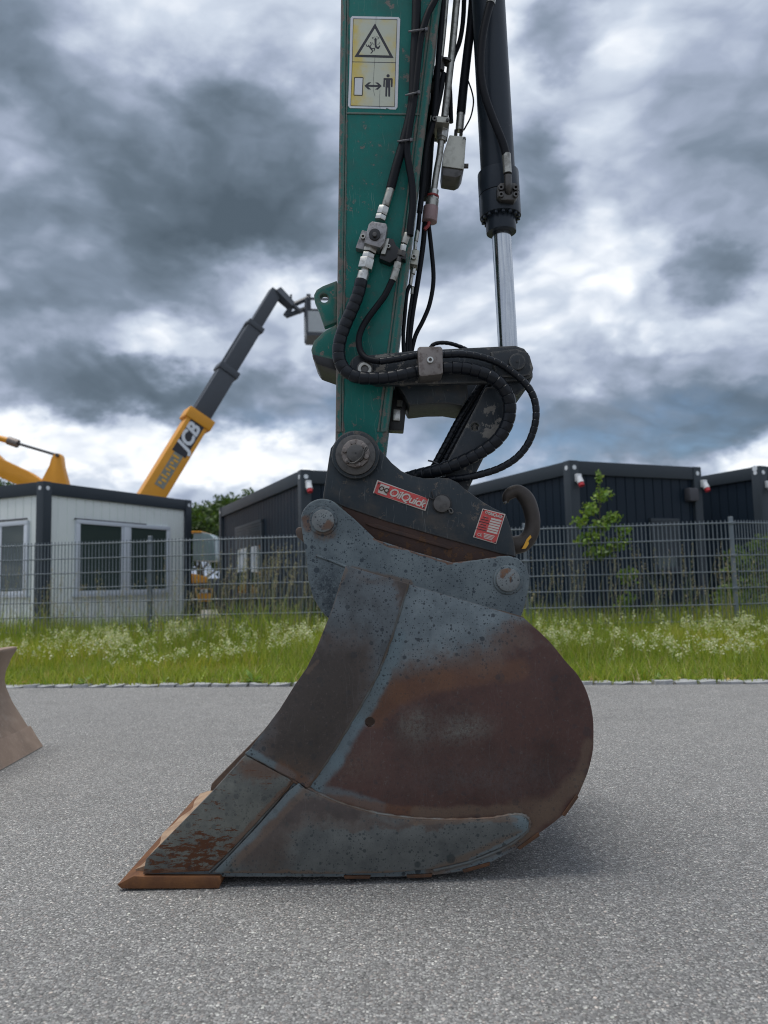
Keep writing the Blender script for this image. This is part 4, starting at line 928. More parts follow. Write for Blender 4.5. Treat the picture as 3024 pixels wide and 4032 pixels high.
#PART3
# ------------------------------------------------------------------ excavator bucket
YB, YF = 2.10, 2.92                 # near and far side of the bucket
def make_bucket():
    t = thing('excavator_bucket', PG(1400, 3480), 'rusty blue-grey steel digging bucket resting flat on the asphalt', 'bucket')
    back = Z5((1210, 200), (1330, 310), (1420, 420), (1490, 500), (1540, 600), (1568, 720), (1572, 840), (1566, 920), (1545, 1010), (1510, 1100), (1478, 1165), (1395, 1265), (1280, 1352), (1150, 1440), (1000, 1520), (880, 1557), (700, 1583), (450, 1594), (200, 1594), (0, 1594))
    back = spline(back, 3)
    front = Z3((335, 912), (310, 985), (250, 1180), (150, 1430), (90, 1550), (20, 1650)) + Z4((1160, 325), (960, 590), (710, 870), (290, 1300), (270, 1400))
    outline = [(1362, 2227)] + [(2065, 2434)] + back + Z4((790, 1413), (700, 1413)) + front[::-1][:-1]
    hole = [circle(1457, 2843, 20, 18)]
    y0 = YB + .012
    side = prism('side_plate', outline, y0, y0 + .018, 'bucket_side', t, .002, hole)
    # far side plate, same shape moved across
    w = YF - .02 - y0
    bm = bmesh.new(); extrude_poly(bm, [P(x, y, y0) + Vector((0, w - .018, 0)) for x, y in outline], Vector((0, .018, 0)))
    far = from_bm('side_plate', bm, 'bucket_shell', t, bevel=.002)
    # reinforcing plates on both cheeks
    strip_in = Z3((720, 1025)) + Z5((470, 290), (380, 520), (250, 750), (120, 960), (15, 1105))
    cheek = front[:9][:8] ; f8 = front[:8]
    cheekpoly = front[:8] + Z4((935, 608)) + Z4((1250, 775), (1345, 835)) + strip_in[::-1]
    cutter = Z4((940, 620), (1245, 785), (1200, 850), (1000, 1075), (830, 1255), (700, 1378), (270, 1398), (288, 1300), (710, 872))
    bott = Z5((15, 1118), (90, 1152), (200, 1200), (400, 1256), (600, 1280), (800, 1288), (1000, 1281), (1130, 1262), (1190, 1262), (1222, 1290), (1218, 1335), (1180, 1372), (1100, 1422), (900, 1505), (700, 1552), (450, 1574), (200, 1578), (0, 1578)) + Z4((1000, 1392), (800, 1392), (725, 1390), (850, 1262), (1020, 1082), (1225, 850), (1290, 800), (1330, 838))
    for nm, poly, mat in (('cheek_plate', cheekpoly, 'bucket_cheek'), ('side_cutter', cutter, 'bucket_cutter'), ('bottom_plate', bott, 'bucket_bottom')):
        prism(nm, poly, YB, y0 + .001, mat, side, .0035)
        bm = bmesh.new(); extrude_poly(bm, [P(x, y, YB) + Vector((0, YF - .02 - YB, 0)) for x, y in poly], Vector((0, .014, 0))); from_bm(nm, bm, 'bucket_shell', far, bevel=.003)
    # weld beads
    for pts, r in ((strip_in, 7), (Z4((940, 610), (1100, 690), (1250, 780)), 8), (Z4((1250, 780), (1210, 840), (1010, 1070), (840, 1255), (705, 1380)), 7),
                   (Z5((15, 1112), (200, 1198), (400, 1252), (600, 1278), (800, 1285), (1000, 1278), (1130, 1258), (1195, 1262), (1222, 1298), (1200, 1352), (1100, 1425), (900, 1508), (700, 1555)), 8), (Z4((1250, 780), (1335, 838)), 9)):
        q = spline([(x, y) for x, y in pts], 6); bm = bmesh.new()
        sweep(bm, [P(x, y, YB + .011) for x, y in q], [r * YB / FPX * (1 + .22 * math.sin(i * 2.4)) for i in range(len(q))], 8); from_bm('weld_bead', bm, 'bucket_weld', side, ang=70)
    # curved shell between the sides
    C = [P(x, y, YB) for x, y in [(1850, 2380), (2000, 2415), (2065, 2434)] + back + Z4((790, 1413), (690, 1413))]
    th = .016; bm = bmesh.new(); n = len(C); outv, inv_ = [], []
    for i in range(n):
        tg = (C[min(i + 1, n - 1)] - C[max(i - 1, 0)]).normalized(); nr = Vector((-tg.z, 0, tg.x))
        if nr.dot(Vector((1700 - 1512, 0, 0)) * 0 + (P(1700, 2900, YB) - C[i])) < 0: nr = -nr
        outv.append(C[i] - nr * .003); inv_.append(C[i] + nr * th)
    ya, yb = y0 + .019, YF - .041
    g = lambda p, y: bm.verts.new((p.x, y, p.z))
    A1, B1, A2, B2 = [g(p, ya) for p in outv], [g(p, yb) for p in outv], [g(p, ya) for p in inv_], [g(p, yb) for p in inv_]
    for i in range(n - 1):
        bm.faces.new((A1[i], A1[i + 1], B1[i + 1], B1[i])); bm.faces.new((A2[i], B2[i], B2[i + 1], A2[i + 1]))
        bm.faces.new((A1[i], A2[i], A2[i + 1], A1[i + 1])); bm.faces.new((B1[i], B1[i + 1], B2[i + 1], B2[i]))
    for i in (0, n - 1): bm.faces.new((A1[i], B1[i], B2[i], A2[i]))
    bmesh.ops.recalc_face_normals(bm, faces=bm.faces)
    shell = from_bm('back_shell', bm, 'bucket_shell', t, ang=40)
    # top box closing the mouth beam
    bm = bmesh.new(); extrude_poly(bm, [Vector((p.x, y0 + .019, p.z)) for p in (P(1420, 2260, YB), P(1850, 2382, YB), P(1800, 2520, YB), P(1480, 2400, YB))], Vector((0, YF - .041 - y0 - .019, 0))); from_bm('top_beam', bm, 'bucket_shell', t, bevel=.004)
    # wear strips across the shell
    def strip(pa, pb, off=.007, mat='wear_rust'):
        a, b = P(*pa, YB), P(*pb, YB); tg = (b - a).normalized(); nr = Vector((-tg.z, 0, tg.x))
        if nr.dot(P(1700, 2900, YB) - a) > 0: nr = -nr
        bm = bmesh.new(); extrude_poly(bm, [a + nr * -.002, b + nr * -.002, b + nr * off - tg * .003, a + nr * off + tg * .003], Vector((0, YF - YB - .03, 0)))
        bmesh.ops.translate(bm, verts=bm.verts, vec=(0, .008, 0)); from_bm('wear_strip', bm, mat, shell, bevel=.002)
    for a, b in (((1352, 3455), (1460, 3455)), ((1600, 3453), (1704, 3448)), ((1822, 3433), (1932, 3402)), ((2040, 3345), (2126, 3284)), ((2217, 3216), (2276, 3132))): strip(a, b)
    # cutting edge: bevelled lip plate across the full width
    lp = [(460, 3484), (478, 3500), (862, 3500), (872, 3470), (866, 3452), (700, 3452), (566, 3451), (525, 3449)]
    bm = bmesh.new(); extrude_poly(bm, [P(x, y, YB - .006) for x, y in lp], Vector((0, YF - YB + .012, 0)))
    for v in bm.verts: v.co.z = max(v.co.z, .001)
    from_bm('cutting_edge', bm, 'lip_rust', t, bevel=.003, ang=30)
    # worn tan top of the lip: an uneven floor plate rising into the bucket
    a = [P(x, y, YB) for x, y in ((515, 3444), (560, 3428), (900, 3420), (900, 3458), (530, 3458))]
    bm = bmesh.new(); rows = []; ny = 26
    for j in range(ny):
        y = y0 + .02 + (YF - .042 - y0 - .02) * j / (ny - 1); wv = .010 * math.sin(j * .42) + .004 * math.sin(j * 1.1)
        rows.append([bm.verts.new((p.x + (wv if i in (0, 4) else 0), y, p.z + .002)) for i, p in enumerate(a)])
    for j in range(ny - 1):
        for i in range(5): k = (i + 1) % 5; bm.faces.new((rows[j][i], rows[j][k], rows[j + 1][k], rows[j + 1][i]))
    bm.faces.new(rows[0][::-1]); bm.faces.new(rows[-1]); bmesh.ops.recalc_face_normals(bm, faces=bm.faces)
    from_bm('floor_plate', bm, 'lip_tan', t, ang=40)
    # ears with pins
    ye = 2.262
    ear = Z3(*circle(190, 632, 137, 22, 175, 318)) + Z3((400, 632), (520, 748), (760, 824), (1000, 892), (1150, 876), (1290, 853), (1350, 850), (1410, 868), (1455, 915), (1478, 980), (1474, 1050), (1452, 1150), (1420, 1250), (1390, 1400), (700, 1400), (330, 1320), (225, 1240), (175, 1185), (130, 1110), (100, 1000), (88, 870), (62, 700))
    for k, y in enumerate((ye, 2.70)):
        bm = bmesh.new(); extrude_poly(bm, [P(x, yy, ye) + Vector((0, y - ye, 0)) for x, yy in ear], Vector((0, .028, 0)))
        e = from_bm('ear_plate', bm, 'bucket_ear', t, bevel=.004)
        if k == 0:
            for c, r in ((Z3((192, 633))[0], 45), (Z3((1345, 1000))[0], 47)):
                disc('pin_collar', c, r * 1.26, ye - .006, ye + .03, 'bucket_ear', e, 36, .004)
                disc('pin', c, r, ye - .020, ye + .46, 'pin_steel', e, 36, .004)
            q = spline(Z3((150, 850), (240, 880), (340, 922)), 6); bm = bmesh.new(); sweep(bm, [P(x, y_, ye - .0) for x, y_ in q], [.005] * len(q), 8); from_bm('weld_bead', bm, 'bucket_ear', e, ang=70)
    prism('ear_hook', Z3((62, 672), (30, 675), (20, 700), (32, 735), (70, 765), (90, 730)), 2.30, 2.34, 'bucket_shell', t, .004)
make_bucket()

# ------------------------------------------------------------------ quick coupler
def make_coupler():
    yc = 2.305
    t = thing('quick_coupler', P(1650, 2100, 2.5), 'dark grey hydraulic quick coupler with red plates and lifting hook, gripping the bucket', 'coupler')
    body = Z3((190, 495), (200, 430), (215, 340), (228, 250), (240, 180)) + Z3(*circle(395, 222, 152, 16, 205, 345)) + Z3((580, 225), (620, 272), (680, 322), (740, 350), (820, 368), (920, 364), (975, 368), (1030, 393), (1070, 430), (1180, 510), (1250, 553), (1328, 588), (1348, 640), (1372, 720), (1396, 855), (1300, 838), (1000, 755), (600, 640), (400, 572), (330, 547), (215, 500))
    np_ = prism('side_plate', body, yc, yc + .035, 'coupler_paint', t, .004)
    bm = bmesh.new(); extrude_poly(bm, [P(x, y, yc) + Vector((0, .355, 0)) for x, y in body], Vector((0, .035, 0))); from_bm('side_plate', bm, 'coupler_paint', t, bevel=.004)
    mid = Z3((260, 480), (520, 420), (820, 390), (960, 400), (1080, 470), (1320, 610), (1385, 840), (1000, 870), (500, 720))
    bm = bmesh.new(); extrude_poly(bm, [P(x, y, yc) + Vector((0, .036, 0)) for x, y in mid], Vector((0, .318, 0))); from_bm('body_box', bm, 'coupler_paint', t, bevel=.004)
    low = Z3((300, 522), (420, 560), (1000, 738), (1398, 846), (1310, 905), (1000, 960), (520, 800), (330, 590))
    prism('rusty_base', low, yc + .006, yc + .39, 'coupler_rust', t, .003)
    q = Z3((455, 650), (520, 650), (1000, 800), (980, 812), (500, 672)); prism('base_ridge', q, yc + .0, yc + .007, 'coupler_rust', t, .002)
    # arm pin with castle nut
    c = Z3((395, 222))[0]
    disc('pin_boss', c, 95, yc - .028, yc + .005, 'coupler_paint', t, 44, .008)
    disc('boss_ring', c, 80, yc - .040, yc - .02, 'dark_steel', t, 40, .006)
    c = Z3((395, 212))[0]
    nut = prism('castle_nut', circle(c[0], c[1], 57, 12), yc - .062, yc - .03, 'worn_steel', t, .004)
    for a in range(6):
        x, y = c[0] + 44 * math.cos(a * math.pi / 3 + .3), c[1] + 44 * math.sin(a * math.pi / 3 + .3)
        prism('nut_lug', circle(x, y, 11, 8), yc - .076, yc - .055, 'worn_steel', nut, .002)
    disc('pin_end', c, 36, yc - .082, yc - .05, 'dark_steel', t, 28, .004); disc('pin_center', c, 4, yc - .083, yc - .08, 'black_plastic', t, 10, 0)
    tube('cotter_pin', Z3((340, 260), (380, 275), (430, 240), (450, 190), (462, 172), (466, 185), (455, 200)), 'dark_steel', t, 3.5, Y=yc - .085)
    # nameplate
    A_, B_, C_, D_ = Z3((530, 378), (853, 497), (830, 572), (503, 460))
    pl = prism('name_plate', [A_, B_, C_, D_], yc - .004, yc + .001, 'plate_metal', t, .001)
    ctr = [sum(p[i] for p in (A_, B_, C_, D_)) / 4 for i in (0, 1)]
    prism('red_field', [(ctr[0] + (p[0] - ctr[0]) * .965, ctr[1] + (p[1] - ctr[1]) * .90) for p in (A_, B_, C_, D_)], yc - .0052, yc - .003, 'plate_red', pl, 0)
    a3, b3, d3 = (P(p[0], p[1], yc - .006) for p in (A_, B_, D_)); ex = (b3 - a3).normalized(); ey = (a3 - d3); ey = (ey - ex * ey.dot(ex)).normalized()
    Hh = (a3 - d3).length; Ww = (b3 - a3).length; o0 = d3 + ey * Hh * .5
    text_mesh('lettering', 'OilQuick', o0 + ex * Ww * .265, ex, ey, Hh * .80, 'plate_metal', pl, .0008, .22, .016, spacing=.90)
    text_mesh('registered_mark', '\u00ae', o0 + ex * Ww * .90 + ey * Hh * .20, ex, ey, Hh * .32, 'plate_metal', pl, .0008)
    box('emblem_square', o0 + ex * Ww * .16, Ww * .085, .0006, Hh * .34, 'plate_metal', pl, (ex, Vector((0, 1, 0)), ey)); 
    text_mesh('emblem', 'OQ', o0 + ex * Ww * .16 + Vector((0, -.0012, 0)), ex, ey, Hh * .46, 'coupler_rust', pl, .0008, .2, .02, 'CENTER')
    for p in (A_, B_, C_, D_): disc('rivet', (ctr[0] + (p[0] - ctr[0]) * .93, ctr[1] + (p[1] - ctr[1]) * .78), 3.2, yc - .008, yc - .004, 'black_plastic', pl, 10, 0)
    # type plate
    A_, B_, C_, D_ = Z3((1186, 556), (1328, 592), (1270, 778), (1126, 735))
    pl = prism('type_plate', [A_, B_, C_, D_], yc - .004, yc + .001, 'plate_metal', t, .001); ctr = [sum(p[i] for p in (A_, B_, C_, D_)) / 4 for i in (0, 1)]
    prism('red_field', [(ctr[0] + (p[0] - ctr[0]) * .93, ctr[1] + (p[1] - ctr[1]) * .95) for p in (A_, B_, C_, D_)], yc - .0052, yc - .003, 'plate_red', pl, 0)
    a3, b3, d3 = (P(p[0], p[1], yc - .006) for p in (A_, B_, D_)); ex = (b3 - a3); Ww = ex.length; ex.normalize(); ey = (a3 - d3); Hh = ey.length; ey = (ey - ex * ey.dot(ex)).normalized(); sk = (a3 - d3).dot(ex) / Hh
    W = lambda u_, v_: d3 + ex * (Ww * u_ + sk * Hh * v_ * 1) + ey * (Hh * v_)
    text_mesh('lettering', 'OilQuick', W(.28, .885), ex, ey, Hh * .145, 'plate_metal', pl, .0005, .2, .02, spacing=.9)
    text_mesh('emblem', 'OQ', W(.14, .90), ex, ey, Hh * .12, 'plate_metal', pl, .0005, .2, .02)
    for i in range(6):
        v_ = .76 - .085 * i
        box('field', W(.70, v_ - .02), Ww * .23, .0006, Hh * .030, 'plate_metal', pl, (ex, Vector((0, 1, 0)), ey)); box('caption_line', W(.24, v_ - .03), Ww * (.12 + .05 * (i % 3)), .0006, Hh * .010, 'black_plastic', pl, (ex, Vector((0, 1, 0)), ey))
    text_mesh('ce_mark', 'CE', W(.13, .13), ex, ey, Hh * .13, 'plate_metal', pl, .0005, 0, .01)
    for i in range(4): box('address_line', W(.62, .205 - .045 * i), Ww * (.24 - .02 * i), .0006, Hh * .012, 'plate_metal', pl, (ex, Vector((0, 1, 0)), ey))
    for p in (A_, B_, C_, D_): disc('rivet', (ctr[0] + (p[0] - ctr[0]) * .85, ctr[1] + (p[1] - ctr[1]) * .90), 3.0, yc - .007, yc - .004, 'black_plastic', pl, 10, 0)
    # round pin with split pin
    c = Z3((932, 527))[0]; disc('link_pin', c, 34, yc - .016, yc + .01, 'dark_steel', t, 32, .004); disc('pin_washer', c, 39, yc - .004, yc + .002, 'black_plastic', t, 32, .001)
    tube('cotter_pin', Z3((972, 555), (985, 585), (1000, 580), (992, 560), (975, 558)), 'dark_steel', t, 3.5, Y=yc - .012); tube('cotter_pin', Z3((885, 498), (875, 470), (868, 450)), 'black_plastic', t, 4, Y=yc - .012); tube('cotter_pin', Z3((880, 500), (850, 487)), 'black_plastic', t, 4, Y=yc - .012)
    # lifting hook
    ctrl = Z3((1340, 790), (1385, 785), (1440, 768), (1483, 715), (1497, 648), (1488, 575), (1460, 500), (1415, 455), (1372, 455), (1338, 482), (1327, 518))
    rr = [54, 58, 55, 50, 48, 49, 50, 45, 40, 33, 18]
    q = spline([(x, y, r_ * .633) for (x, y), r_ in zip(ctrl, rr)], 6); yh = 2.40
    bm = bmesh.new(); sweep(bm, [P(x, y, yh) for x, y, r_ in q], [r_ * yh / FPX for x, y, r_ in q], 16); hk = from_bm('lifting_hook', bm, 'forged_hook', t, ang=60)
    disc('hook_rivet', Z3((1330, 517))[0], 5, yh - .030, yh, 'dark_steel', hk, 10, 0)
    for blob in (Z3((1440, 790), (1462, 745), (1483, 722), (1490, 735), (1470, 760), (1474, 775), (1455, 805), (1430, 808)), ):
        # flaked yellow paint patch lying on the curved hook
        cx = sum(p[0] for p in blob) / 8; cy = sum(p[1] for p in blob) / 8
        bm = bmesh.new(); vs = []
        for p in blob: vs.append(bm.verts.new(P(p[0], p[1], yh - .0315)))
        f = bm.faces.new(vs); r_ = bmesh.ops.extrude_face_region(bm, geom=[f]); bmesh.ops.translate(bm, verts=[g for g in r_['geom'] if isinstance(g, bmesh.types.BMVert)], vec=(0, .012, 0)); bmesh.ops.recalc_face_normals(bm, faces=bm.faces); from_bm('paint_patch', bm, 'hook_yellow', hk)
make_coupler()

# ------------------------------------------------------------------ excavator arm with ram, links and hoses
def make_arm():
    ya, yb = 2.38, 2.62             # near and far face of the stick
    t = thing('excavator', P(1420, 1790, 2.5), 'teal green excavator arm with black hoses, chrome ram rod and warning sticker', 'excavator')
    L0, L1, R0, R1 = (1342, 0), (1320, 1760), (1738, 0), (1515, 1800)
    ext = lambda a, b, y: (a[0] + (b[0] - a[0]) * (y - a[1]) / (b[1] - a[1]), y)
    stick = prism('stick', [ext(L0, L1, -1500), ext(R0, R1, -1500), R0, R1, (1440, 1840), (1370, 1830), L1, L0], ya, yb, 'teal_paint', t, .005)
    for a, b, wd in ((L0, L1, 22), (R0, R1, -30)):                       # flange strips and their welds
        y0_, y1_ = -1400, 1700
        o1, o2 = ext(a, b, y0_), ext(a, b, y1_)
        s_ = -1 if wd < 0 else 1
        prism('flange_strip', [(o1[0] + 3 * s_, y0_), (o1[0] + wd, y0_), (o2[0] + wd, y1_), (o2[0] + 3 * s_, y1_)] , ya - .006, ya + .002, 'teal_paint', stick, .002)
        q = [P(o1[0] + wd * 1.25 + (o2[0] - o1[0]) * i / 60, y0_ + (y1_ - y0_) * i / 60, ya) for i in range(61)]
        bm = bmesh.new(); sweep(bm, q, [.004 + .0012 * math.sin(i * 1.9) for i in range(61)], 6); from_bm('weld_bead', bm, 'teal_paint', stick, ang=60)
    prism('seam_bead', [(1365, 441), (1655, 446), (1655, 453), (1365, 448)], ya - .004, ya + .001, 'teal_paint', stick, .002)
    prism('lifting_lug', Z2((280, 400), (190, 435), (152, 458), (135, 490), (140, 530), (170, 600), (200, 690), (280, 660)), 2.44, 2.475, 'teal_lug', stick, .005, [Z2(*circle(200, 510, 27, 20))])
    prism('lug_block', Z2((280, 668), (190, 722), (135, 775), (118, 830), (124, 862), (180, 885), (280, 918)), 2.40, 2.60, 'teal_lug', stick, .008)
    prism('lug_base', Z2((285, 880), (120, 850), (128, 880), (152, 922), (285, 968)), 2.40, 2.60, 'black_plastic', stick, .01)
    # warning sticker
    yd = ya - .0015
    st = prism('sticker', ZD((300, 176), (1260, 195), (1295, 240), (1285, 500), (1262, 1250), (1238, 2060), (1205, 2112), (1080, 2108), (1010, 2075), (1000, 2104), (860, 2092), (250, 2082), (212, 2030), (240, 1300), (265, 215)), yd - .0004, ya + .0005, 'decal_white', stick, 0)
    def pr(nm, pts, mat='decal_black', k=.0008): return prism(nm, pts, yd - k, yd - .0004, mat, st, 0)
    pr('yellow_panel', ZD((325, 230), (1228, 248), (1198, 1138), (302, 1120)), 'decal_yellow', .0007); pr('yellow_panel', ZD((300, 1132), (1196, 1150), (1176, 2052), (268, 2030)), 'decal_yellow', .0007)
    def line(nm, pts, w):
        for (x0, y0_), (x1, y1_) in zip(pts, pts[1:]):
            dx, dy = x1 - x0, y1_ - y0_; l = math.hypot(dx, dy) or 1; nx, ny = -dy / l * w / 2, dx / l * w / 2
            pr(nm, ZD((x0 + nx, y0_ + ny), (x1 + nx, y1_ + ny), (x1 - nx, y1_ - ny), (x0 - nx, y0_ - ny)), k=.0010)
    line('border_line', [(322, 228), (1230, 246), (1200, 1140), (300, 1122), (322, 228)], 10); line('border_line', [(300, 1122), (268, 2032), (1176, 2054), (1198, 1140)], 10)
    prism('triangle', ZD((772, 325), (1160, 1045), (345, 1022)), yd - .0010, yd - .0004, 'decal_black', st, 0)
    prism('triangle_field', ZD((770, 432), (1072, 992), (436, 975)), yd - .0013, yd - .0009, 'decal_yellow', st, 0)
    def glyph(nm, pts): return prism(nm, ZD(*pts), yd - .0016, yd - .0012, 'decal_black', st, 0)
    def gl(nm, pts, w):
        for (x0, y0_), (x1, y1_) in zip(pts, pts[1:]):
            dx, dy = x1 - x0, y1_ - y0_; l = math.hypot(dx, dy) or 1; nx, ny = -dy / l * w / 2, dx / l * w / 2
            glyph(nm, [(x0 + nx, y0_ + ny), (x1 + nx, y1_ + ny), (x1 - nx, y1_ - ny), (x0 - nx, y0_ - ny)])
    glyph('fallen_head', circle(643, 782, 15, 12)); gl('fallen_body', [(655, 800), (710, 875)], 34); gl('fallen_limb', [(665, 805), (600, 800), (585, 755)], 16); gl('fallen_limb', [(670, 805), (695, 765), (680, 715)], 18); gl('fallen_limb', [(700, 850), (768, 842), (750, 900)], 20); gl('fallen_limb', [(700, 870), (728, 902), (682, 950)], 20)
    glyph('arm_symbol', [(790, 615), (758, 655), (768, 820), (815, 855), (850, 858), (880, 800), (878, 770), (850, 805), (815, 810), (802, 770), (806, 660)])
    gl('turn_arrow', [(770, 605), (712, 622), (720, 645), (760, 650)], 9); gl('turn_arrow', [(802, 600), (860, 622), (850, 645), (810, 650)], 9); gl('turn_arrow', [(708, 715), (725, 745), (755, 765)], 9); gl('turn_arrow', [(875, 715), (855, 750), (825, 768)], 9)
    line('machine_symbol', [(345, 1448), (525, 1450), (508, 1820), (335, 1815), (345, 1448)], 16)
    pr('machine_field', ZD((357, 1460), (514, 1462), (498, 1808), (347, 1804)), 'decal_white', .0009)
    pr('double_arrow', ZD((553, 1620), (640, 1548), (692, 1550), (630, 1602), (840, 1605), (775, 1550), (835, 1552), (910, 1625), (830, 1700), (772, 1696), (840, 1645), (632, 1640), (688, 1698), (628, 1695)), k=.0010)
    pr('person_symbol_head', ZD(*circle(1043, 1414, 34, 16)), k=.0010)
    pr('person_symbol', ZD((950, 1460), (1130, 1463), (1140, 1480), (1135, 1640), (1118, 1652), (1102, 1640), (1100, 1500), (1090, 1500), (1085, 1840), (1065, 1850), (1046, 1840), (1045, 1660), (1030, 1655), (1020, 1840), (1002, 1848), (985, 1838), (992, 1500), (980, 1500), (974, 1640), (956, 1648), (942, 1636)), k=.0010)
    line('crack', [(795, 185), (785, 520), (770, 1040), (742, 1450), (735, 1700), (768, 1830)], 5); line('crack', [(875, 1700), (860, 2020), (880, 2090)], 5)
    # --- ram
    ax = lambda y: 1922 + (1999 - 1922) * y / 1356.
    yr = 2.50
    K_ = yr / (yr - .06)
    def rc(nm, y0_, y1_, r, mat, par=t, rb=None, sides=36): return pcyl(nm, (ax(y0_), y0_), (ax(y1_), y1_), r, mat, par, yr, sides, rb, .003)
    barrel = rc('ram_barrel', -900, 690, 70, 'cylinder_paint')
    rc('ram_gland', 684, 772, 84, 'cylinder_paint', barrel); rc('gland_groove', 770, 776, 81, 'black_plastic', barrel); rc('ram_gland', 774, 858, 84, 'cylinder_paint', barrel)
    bt = rc('gland_neck', 856, 918, 61, 'cylinder_paint', barrel)
    axd = (P(ax(900), 900, yr) - P(ax(0), 0, yr)).normalized(); sx_ = axd.cross(Vector((0, 1, 0))).normalized(); sy_ = axd.cross(sx_)
    for i in range(16):
        a = i * math.pi / 8; c = P(ax(858), 858, yr) + (sx_ * math.cos(a) + sy_ * math.sin(a)) * 73 * yr / FPX
        cyl('gland_bolt', c - axd * .004, c + axd * .009, .0062, .0062, 'cylinder_paint', barrel, 8)
    rc('ram_rod', 905, 1425, 39, 'chrome', t)
    # port flange on the gland
    fy = yr - .078
    fl = prism('port_flange', ZC((1130, 1200), (1165, 1160), (1330, 1160), (1360, 1200), (1358, 1300), (1320, 1345), (1170, 1345), (1130, 1305)), fy - .016, fy + .02, 'dark_steel', barrel, .003)
    for c in ZC((1172, 1207), (1330, 1207), (1172, 1283), (1333, 1283)): disc('flange_bolt', c, 11, fy - .026, fy - .014, 'dark_steel', fl, 14, .001, 5)
    tube('port_elbow', ZC((1250, 1270, fy - .01), (1248, 1215, fy - .024), (1245, 1160, fy - .028), (1243, 1080, fy - .03)), 'dark_steel', fl, 16, Y=fy)
    pcyl('ferrule', ZC((1240, 1060))[0], ZC((1228, 850))[0], 17.5, 'zinc', barrel, fy - .03)
    tube('ram_hose', [(x, y, fy - .03) for x, y in Z1((1315, 1012), (1290, 925), (1230, 780), (1172, 610), (1148, 450), (1160, 250), (1195, 80), (1215, 20))], 'rubber', barrel, 17)
    pcyl('ferrule', Z1((1213, 25))[0], Z1((1232, -60))[0], 19, 'zinc', barrel, fy - .03); tube('ram_hose', [(x, y, fy - .03) for x, y in Z1((1232, -55), (1250, -200), (1260, -400), (1255, -700))], 'rubber', barrel, 17)
    # --- rocker link
    link_ = Z2((385, 920), (410, 885), (450, 868), (780, 836), (1100, 820), (1390, 806), (1445, 825), (1480, 870), (1502, 945), (1490, 1000), (1440, 1022), (1250, 1038), (800, 1048), (520, 1052), (420, 1010), (388, 965))
    lk = prism('rocker_link', link_, 2.342, 2.368, 'link_paint', t, .004)
    bm = bmesh.new(); extrude_poly(bm, [P(x, y, 2.342) + Vector((0, .288, 0)) for x, y in link_], Vector((0, .026, 0))); from_bm('rocker_link', bm, 'link_paint', t, bevel=.004)
    prism('link_web', Z2((640, 1030), (1090, 1020), (1095, 1120), (1062, 1182), (965, 1166), (850, 1168), (730, 1182), (700, 1120)), 2.40, 2.60, 'coupler_paint', t, .006)
    prism('link_end', Z2((1235, 845), (1395, 825), (1470, 850), (1500, 940), (1480, 990), (1390, 1005), (1270, 1000)), 2.332, 2.345, 'link_paint', lk, .004)
    prism('link_end', Z2((1330, 1010), (1500, 960), (1500, 1000), (1470, 1060), (1400, 1118), (1340, 1120)), 2.36, 2.62, 'link_paint', t, .008)
    disc('link_pin', Z2((1402, 905))[0], 33, 2.318, 2.66, 'link_paint', t, 28, .004); disc('grease_point', Z2((1402, 905))[0], 5, 2.315, 2.32, 'black_plastic', t, 10, 0)
    disc('pivot_pin', Z2((452, 952))[0], 32, 2.322, 2.66, 'dark_steel', t, 28, .003); disc('pivot_ring', Z2((452, 952))[0], 27, 2.316, 2.33, 'zinc', t, 28, .002, 15)
    disc('pivot_boss', Z2((430, 935))[0], 46, 2.336, 2.40, 'link_paint', t, 30, .004)
    # connecting link down to the coupler
    con = Z2((1205, 1065), (1330, 1060), (1390, 1100), (1330, 1230), (1300, 1310), (1235, 1420), (1150, 1590), (1080, 1740), (960, 1720), (955, 1600), (970, 1520))
    prism('connecting_link', con, 2.372, 2.40, 'link_paint', t, .004, [Z2(*circle(1138, 1312, 25, 18))])
    bm = bmesh.new(); extrude_poly(bm, [P(x, y, 2.372) + Vector((0, .22, 0)) for x, y in con], Vector((0, .028, 0))); from_bm('connecting_link', bm, 'link_paint', t, bevel=.004)
    # hose clamp on the rocker
    cl = prism('hose_clamp', Z2((780, 822), (795, 812), (925, 810), (937, 825), (940, 975), (925, 985), (800, 1000), (790, 985)), 2.262, 2.345, 'worn_steel', t, .006)
    disc('clamp_bolt', Z2((860, 895))[0], 13, 2.254, 2.266, 'bright_zinc', cl, 18, .002, 6)
    # --- hoses
    h1 = [(*p, y) for p, y in zip(Z2((432, 400), (410, 490), (370, 590), (330, 680), (297, 780), (290, 870), (322, 950), (395, 1000), (490, 1012), (600, 1006), (700, 985), (790, 965), (940, 948), (1050, 945), (1150, 965), (1240, 1002), (1310, 1062), (1348, 1140), (1354, 1220), (1334, 1300), (1288, 1380), (1215, 1445), (1115, 1502), (1000, 1552), (880, 1590), (760, 1620), (640, 1660)),
          [2.34, 2.335, 2.33, 2.325, 2.32, 2.315, 2.31, 2.30, 2.295, 2.295, 2.295, 2.30, 2.30, 2.30, 2.30, 2.30, 2.305, 2.31, 2.315, 2.32, 2.32, 2.325, 2.33, 2.34, 2.36, 2.40, 2.44])]
    tube('spiral_hose', h1, 'hose_wrap', t, 25.5, 6, 18, wrap=.0285)
